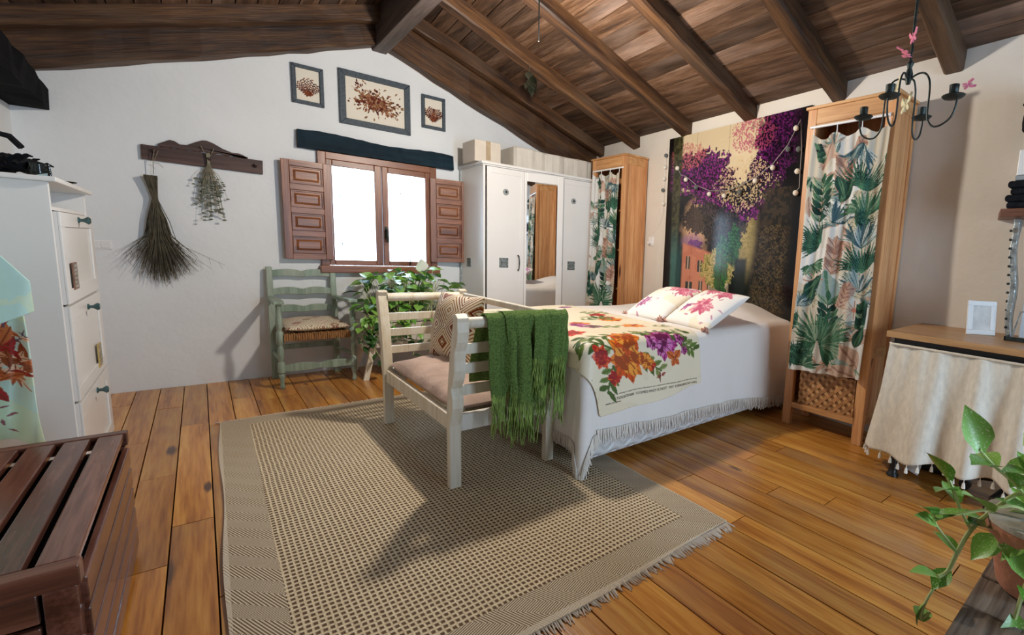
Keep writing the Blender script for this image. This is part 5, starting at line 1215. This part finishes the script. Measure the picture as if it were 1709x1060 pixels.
V8 = vine([tp, (1.26, .11, .60), (1.21, .10, .56), (1.17, .11, .50), (1.15, .115, .44)], .004)
V9 = vine([tp, (1.24, .15, .63), (1.20, .19, .62), (1.17, .22, .61), (1.15, .245, .60)], .003)
LF = [(V3[3], (-.3, .4, .8), .075), (V3[2], (-.8, .3, .3), .065), (V4[3], (-.6, .2, .5), .055), (V4[2], (-.6, .5, .5), .05), (V1[6], (-.6, .6, .3), .06), (V1[5], (-.7, .2, -.3), .055), (V1[4], (.1, .7, .5), .055),
      (V5[3], (.1, .3, 1), .095), (V5[2], (.6, .5, .1), .08), (V5[2], (-.7, .2, .3), .085), (V5[1], (.3, -.1, .5), .10), (V6[3], (.2, -.3, .8), .10), (V6[2], (.4, -.5, .6), .10), (V6[1], (-.3, -.5, .7), .095), (V7[4], (-.2, -.5, -.3), .07), (V7[2], (-.5, .3, .3), .085),
      (V8[2], (.1, -.5, -.2), .11), (V8[3], (-.3, -.6, -.2), .10), (V8[4], (-.4, -.2, -.6), .085), (V8[1], (-.2, -.6, .2), .10), (V9[3], (-.5, .5, -.1), .075), (V9[2], (-.5, .3, .5), .085), (V9[4], (-.7, .3, .3), .06), (V2[3], (.5, .1, .1), .05), (V2[2], (-.2, .3, -.9), .05), (tp, (.3, .6, .5), .10), (tp, (-.3, .2, .9), .10), (tp, (-.6, -.5, .3), .09), (V6[5], (-.6, .5, .3), .085), (V8[6], (-.5, .4, -.2), .09), (V7[7], (-.7, .4, -.4), .075), (V5[4], (.7, .1, .4), .09), (V9[5], (-.2, .7, .4), .07), (V6[8], (.5, .4, .5), .09), (V1[9], (-.3, .7, .2), .06), (V8[9], (.2, -.7, .1), .10), (V3[5], (.5, .5, .4), .06)]
for i, (p, d, s_) in enumerate(LF): put_leaf(LM[i % 3], p, d, s_, pt, r.uniform(-.5, .5))
vines.build('vines', M['vine'], pt, True)['kind'] = 'stuff'

# ---------------------------------------------------------------- desk with gathered linen skirt
t = thing('desk', 'light wood topped desk with black frame and gathered linen skirt on the right', 'desk', (2.95, .3, 0))
B().prism([(2.655, .955), (XW(.97)-.003, .975), (XW(-.35)-.003, -.35), (2.595, -.35)], 'Z', .750, .782).build('desk_top', M['desk'], t, bevel=.003)
B().box(2.69, .905, .68, 3.20, .925, .749).box(2.675, -.30, .68, 2.695, .905, .749).build('apron', M['black'], t, bevel=.002)
for x, y in ((2.70, .86), (3.15, .88), (2.66, -.28), (3.13, -.28)):
    B().lathe((x, y, 0), [(.030, 0), (.030, .012), (.022, .02), (.020, .04), (.020, .68)], 14).build('leg', M['black'], t, True)
def skirt(U, V):
    s = U*1.75; # along the left end (x) then along the front (y)
    a = np.clip(s/.40, 0, 1); end_ = s < .40
    x = np.where(end_, 3.02-(3.02-2.672)*a, 2.672-.045*(s-.40)); y = np.where(end_, .932, .932-(s-.40)*.95)
    nx_ = np.where(end_, 0, -1.0); ny_ = np.where(end_, 1.0, 0.0); k_ = smoothstep(.34, .46, s); nx_ = -np.sin(k_*PI/2); ny_ = np.cos(k_*PI/2)
    f = .5+.5*np.sin(s*25+1.3*np.sin(s*7)); o = .008+V*(.055+.035*f)+.014*np.sin(s*25+1.3*np.sin(s*7))*(.35+V)+.004*np.sin(s*70)*(1-V)
    z = .715-(.575+.03*np.sin(s*4+1)+.012*np.sin(s*25))*V
    return x+nx_*o, y+ny_*o, z
sk = sheet('desk_skirt', None, skirt, M['linen'], t, .003, 180, 50)
B().tube([(3.02, .936, .718), (2.672, .936, .718), (2.655, .92, .718), (2.60, -.33, .716)], .006, 6).build('skirt_hem', M['linen'], t, True)
tb = B(); r = random.Random(44)
for i in range(34):
    px, py, pz = [float(q) for q in skirt(np.array(i/33.*.98+.01), np.array(1.0))]
    tb.tube([(px, py, pz+.004), (px, py, pz-.012), (px, py, pz-.016), (px, py, pz-.040)], [.0015, .002, .0055, .0085], 6)
tb.build('tassel_trim', M['wool_white'], sk)['kind'] = 'stuff'
# under the desk
t = thing('plastic_stand', 'white rounded plastic stand under the linen skirted desk', 'stand', (2.95, .80, 0))
B().tube([(2.80, .80, .012), (2.82, .79, .05), (2.84, .77, .20), (2.84, .77, .30)], [.035, .03, .02, .02], 10).build('foot', M['rod'], t, True); B().tube([(2.84, .77, .30), (2.84, .66, .34), (2.84, .62, .30)], .022, 10).build('frame_tube', M['rod'], t, True)
t = thing('black_case', 'black case standing on the floor under the desk skirt', 'case', (3.0, .73, 0))
box(2.90, .62, .003, 3.12, .84, .20).build('case_body', M['black'], t, bevel=.02); B().tube([(2.898, .64, .12), (2.890, .73, .08), (2.898, .82, .06)], .004, 6).build('strap', M['greycloth'], t, True)
t = thing('swivel_chair_base', 'black wheeled chair base partly hidden behind the leaves under the desk', 'chair base', (2.84, .34, 0))
for k_ in range(5):
    a = k_*2*PI/5+.3; e = (2.84+.22*math.cos(a), .34+.22*math.sin(a)); B().tube([(2.84, .34, .13), (e[0], e[1], .075)], [.025, .014], 8).build('arm', M['black'], t, True)
    B().tube([(e[0]-.012, e[1], .028), (e[0]+.012, e[1], .028)], .027, 12).build('caster', M['black'], t, True)
B().tube([(2.84, .34, .10), (2.84, .34, .36)], [.032, .025], 12).build('column', M['black'], t, True)
# on the desk
t = thing('photo_frame', 'small white photo frame leaning on the desk beside the metal upright', 'frame', (3.0, .60, .782))
c0, c1 = Vector((2.965, .672, .783)), Vector((3.045, .562, .783)); upv = Vector((.045, .02, .175)); u = c1-c0; nrm = u.cross(upv).normalized()
def quadpos(a0, a1, b0, b1, off): return [tuple(c0+u*a+upv*b+nrm*off) for a, b in ((a0, b0), (a1, b0), (a1, b1), (a0, b1))]
fr = B(); 
for q in ((0, 1, 0, .14), (0, 1, .86, 1), (0, .2, .14, .86), (.8, 1, .14, .86)): fr.hexa(quadpos(*q, 0), quadpos(*q, -.010))
fr.build('frame', M['white'], t, bevel=.002); B().hexa(quadpos(.2, .8, .14, .86, -.003), quadpos(.2, .8, .14, .86, -.007)).build('print', plain('faded_print', (.62, .60, .56, 1), .4, var=.25, scale=14), t)
vz = thing('metal_upright', 'tall galvanised metal upright between the desk and the wall shelf', 'post', (3.11, .54, .782))
b = B(); n = 26
for i in range(n+1):
    q = i/n; z = .783+(1.385-.783)*q; w = .030+.008*math.sin(q*5)+.012*(q > .92); wob = .006*math.sin(q*11); x, y = 3.115, .515+.04*q+wob
    b.v += [(x-w, y-.012, z), (x+w, y-.012, z), (x+w*1.0, y+.012, z), (x-w, y+.012, z)]
for i in range(n):
    for q in range(4): b.f.append((i*4+q, i*4+(q+1) % 4, (i+1)*4+(q+1) % 4, (i+1)*4+q))
b.f += [(3, 2, 1, 0), tuple(n*4+q for q in range(4))]
b.build('strip', M['steel'], vz, bevel=.003)
for q in range(12): B().tube([(3.083, .53+.04*q/12, .83+q*.045), (3.078, .53+.04*q/12, .83+q*.045)], .007, 8).build('rivet', M['iron'], vz, True)
t = thing('pale_panel', 'pale blue glazed panel standing on the desk at the right edge', 'panel', (3.12, .38, .782))
B().box(3.10, .20, .783, 3.115, .475, 1.36).build('glazed_panel', M['screen'], t, bevel=.003); b = B(); b.tube([(3.02, .49, .785), (3.03, .47, .92), (3.03, .36, .93)], .004, 6).tube([(3.02, .49, .785), (3.06, .42, .785)], .004, 6); b.build('wire_easel', M['steel'], t, True)
t = thing('desk_tray', 'small dark metal tray at the right edge of the desk top', 'tray', (2.98, .47, .782))
b = B().box(2.90, .36, .783, 3.01, .50, .787).box(2.90, .36, .787, 2.905, .50, .803).box(2.90, .495, .787, 3.01, .50, .803); b.build('tray', M['iron'], t)
# shelf on the wall
t = thing('wall_shelf', 'reddish wooden wall shelf carrying folded black clothes at the right edge', 'shelf', (3.13, .2, 1.41))
B().prism([(3.02, .612), (XW(.61)-.002, .66), (XW(-.3)-.002, -.3), (3.00, -.3)], 'Z', 1.392, 1.432).build('shelf_board', M['red_shelf'], t, bevel=.003)
z = 1.433
o = thing('folded_clothes', 'stack of folded black clothes on the wall shelf', 'clothes', (3.12, .45, z))
for i in range(4):
    box(3.035-.008*(i % 2), .25, z+i*.034+.0005, 3.215, .596+.010*math.sin(i*2.2), z+(i+1)*.034).build('folded_garment', M['denim'], o, bevel=.012)
o = tag(box(3.04, .30, 1.571, 3.20, .574, 1.595).build('grey_box', M['greycloth'], None, bevel=.004), 'flat grey box on the stack of black clothes', 'box')
o = tag(box(3.045, .32, 1.597, 3.20, .572, 1.72).build('white_box', M['white'], None, bevel=.003), 'white box on the flat grey box above the folded clothes', 'box')
o = tag(B().lathe((3.12, .50, 1.722), [(.001, 0), (.045, 0), (.055, .02), (.068, .08), (.074, .085), (.066, .09), (.05, .02)], 18).build('green_pot', M['ceramic'], None, True), 'small grey green pot on the white box of the wall shelf', 'pot')
hb = B().lathe((3.12, .50, 1.812), [(.05, -.005), (.088, .01), (.092, .05), (.09, .085), (.05, .09)], 14)
o = tag(hb.build('black_hat', M['denim'], None, True), 'round black hat stacked on the grey green pot', 'hat')
hb = B().lathe((3.12, .50, 1.903), [(.04, 0), (.10, .045), (.085, .075), (.03, .13)], 14)
o = tag(hb.build('black_hat', M['denim'], None, True), 'pointed black hat at the very top of the shelf stack', 'hat')

# ---------------------------------------------------------------- iron chandelier, pendant cord, hanging ivy
CX, CY = 2.083, .776
t = thing('iron_chandelier', 'dark wrought iron chandelier with curved arms, empty candle cups and feather butterflies', 'chandelier', (CX, CY, 2.72))
zc = zbeam(XW(CY)-CX)+.105
B().tube([(CX, CY, 1.98), (CX+.001, CY, 2.3), (CX, CY, zc)], .0055, 8).build('hanging_rod', M['iron'], t, True)
B().tube([(CX, CY, 1.985), (CX+.004, CY, 1.95), (CX-.004, CY, 1.93), (CX, CY, 1.895)], [.004, .006, .004, .008], 8).tube([(CX, CY, 1.91), (CX, CY, 1.90), (CX, CY, 1.885), (CX, CY, 1.86), (CX, CY, 1.825)], [.006, .014, .008, .015, .008], 10).build('hub', M['iron'], t, True)
B().tube([(CX, CY, zc), (CX, CY, zc-.02)], [.05, .03], 16).build('ceiling_cup', M['iron'], t, True)
for a in (-101, -1, 81, 182):
    a = math.radians(a); ca, sa = math.cos(a), math.sin(a); R = .176
    pr = [(0, 1.838), (.03, 1.852), (.06, 1.850), (.082, 1.82), (.088, 1.77), (.088, 1.71), (.094, 1.67), (.115, 1.645), (.145, 1.645), (.175, 1.665), (.188, 1.70), (.190, 1.730)]
    am = B().tube([(CX+q*ca, CY+q*sa, z) for q, z in pr], .0036, 7, True, 4).build('arm', M['iron'], t, True)
    px, py = CX+R*ca, CY+R*sa
    B().lathe((px, py, 1.727), [(.006, 0), (.03, .004), (.038, .012), (.036, .014), (.012, .009), (.008, .012), (.015, .018), (.016, .050), (.013, .051), (.012, .02)], 16).build('candle_cup', M['iron'], am, True)
def butterfly(c, size, mat, dr_, name_='feather_butterfly', lab=''):
    c = Vector(c); b = B(); r = random.Random(int(size*1000)); ax = Vector(dr_).normalized(); sd = ax.cross(Vector((.3, -.2, 1))).normalized()
    for s_ in (-1, 1):
        for (fa, fs) in ((.7, 1.0), (-.5, .7)):
            tip = c+(sd*s_*.9+ax*fa)*size*fs; m1 = c+(sd*s_*.9+ax*(fa+.5))*size*fs*.7; m2 = c+(sd*s_*.9+ax*(fa-.5))*size*fs*.7
            n_ = sd.cross(ax)*.0015; P_ = [c, m2, tip, m1]; b.hexa([tuple(p+n_) for p in P_], [tuple(p-n_) for p in P_])
    b.tube([c-ax*size*.5, c+ax*size*.5], size*.07, 6); o = b.build('wings', M[mat], t); return o
butterfly((CX-.012, CY-.005, 1.99), .035, 'pink', (0, .1, 1)); butterfly((CX-.02, CY+.012, 1.935), .040, 'pink', (.2, .9, .5))
butterfly((CX-.02, CY+.035, 1.80), .055, 'butter', (0, .1, 1)); butterfly((CX+.0, CY+.0, 1.745), .050, 'butter', (.1, 0, 1)); butterfly((CX-.04, CY-.215, 1.765), .028, 'pink', (.1, -1, .3))
t = thing('pendant_cord', 'thin black cord hanging straight down from the ceiling boards', 'cord', (1.512, 2.6, 2.9))
B().tube([(1.512, 2.60, zbeam(XW(2.6)-1.512)+.113), (1.512, 2.60, 2.6), (1.512, 2.60, 2.31)], .004, 6).build('cord', M['cordb'], t, True)
t = thing('dried_ivy', 'dark bunch of dried ivy leaves hanging from a ceiling rafter', 'dried plant', (2.15, 3.88, 2.62))
r = random.Random(61); B().tube([(2.17, 3.875, 2.68), (2.16, 3.87, 2.60), (2.15, 3.86, 2.50)], .003, 5).build('stalk', M['strand'], t)
for i in range(22): put_leaf(LY[i % 2], (2.17+r.uniform(-.05, .04), 3.855+r.uniform(-.02, .01), 2.62-r.uniform(0, .16)), (r.uniform(-.6, .6), -.4, -1), r.uniform(.05, .08), t, r.uniform(-.8, .8))
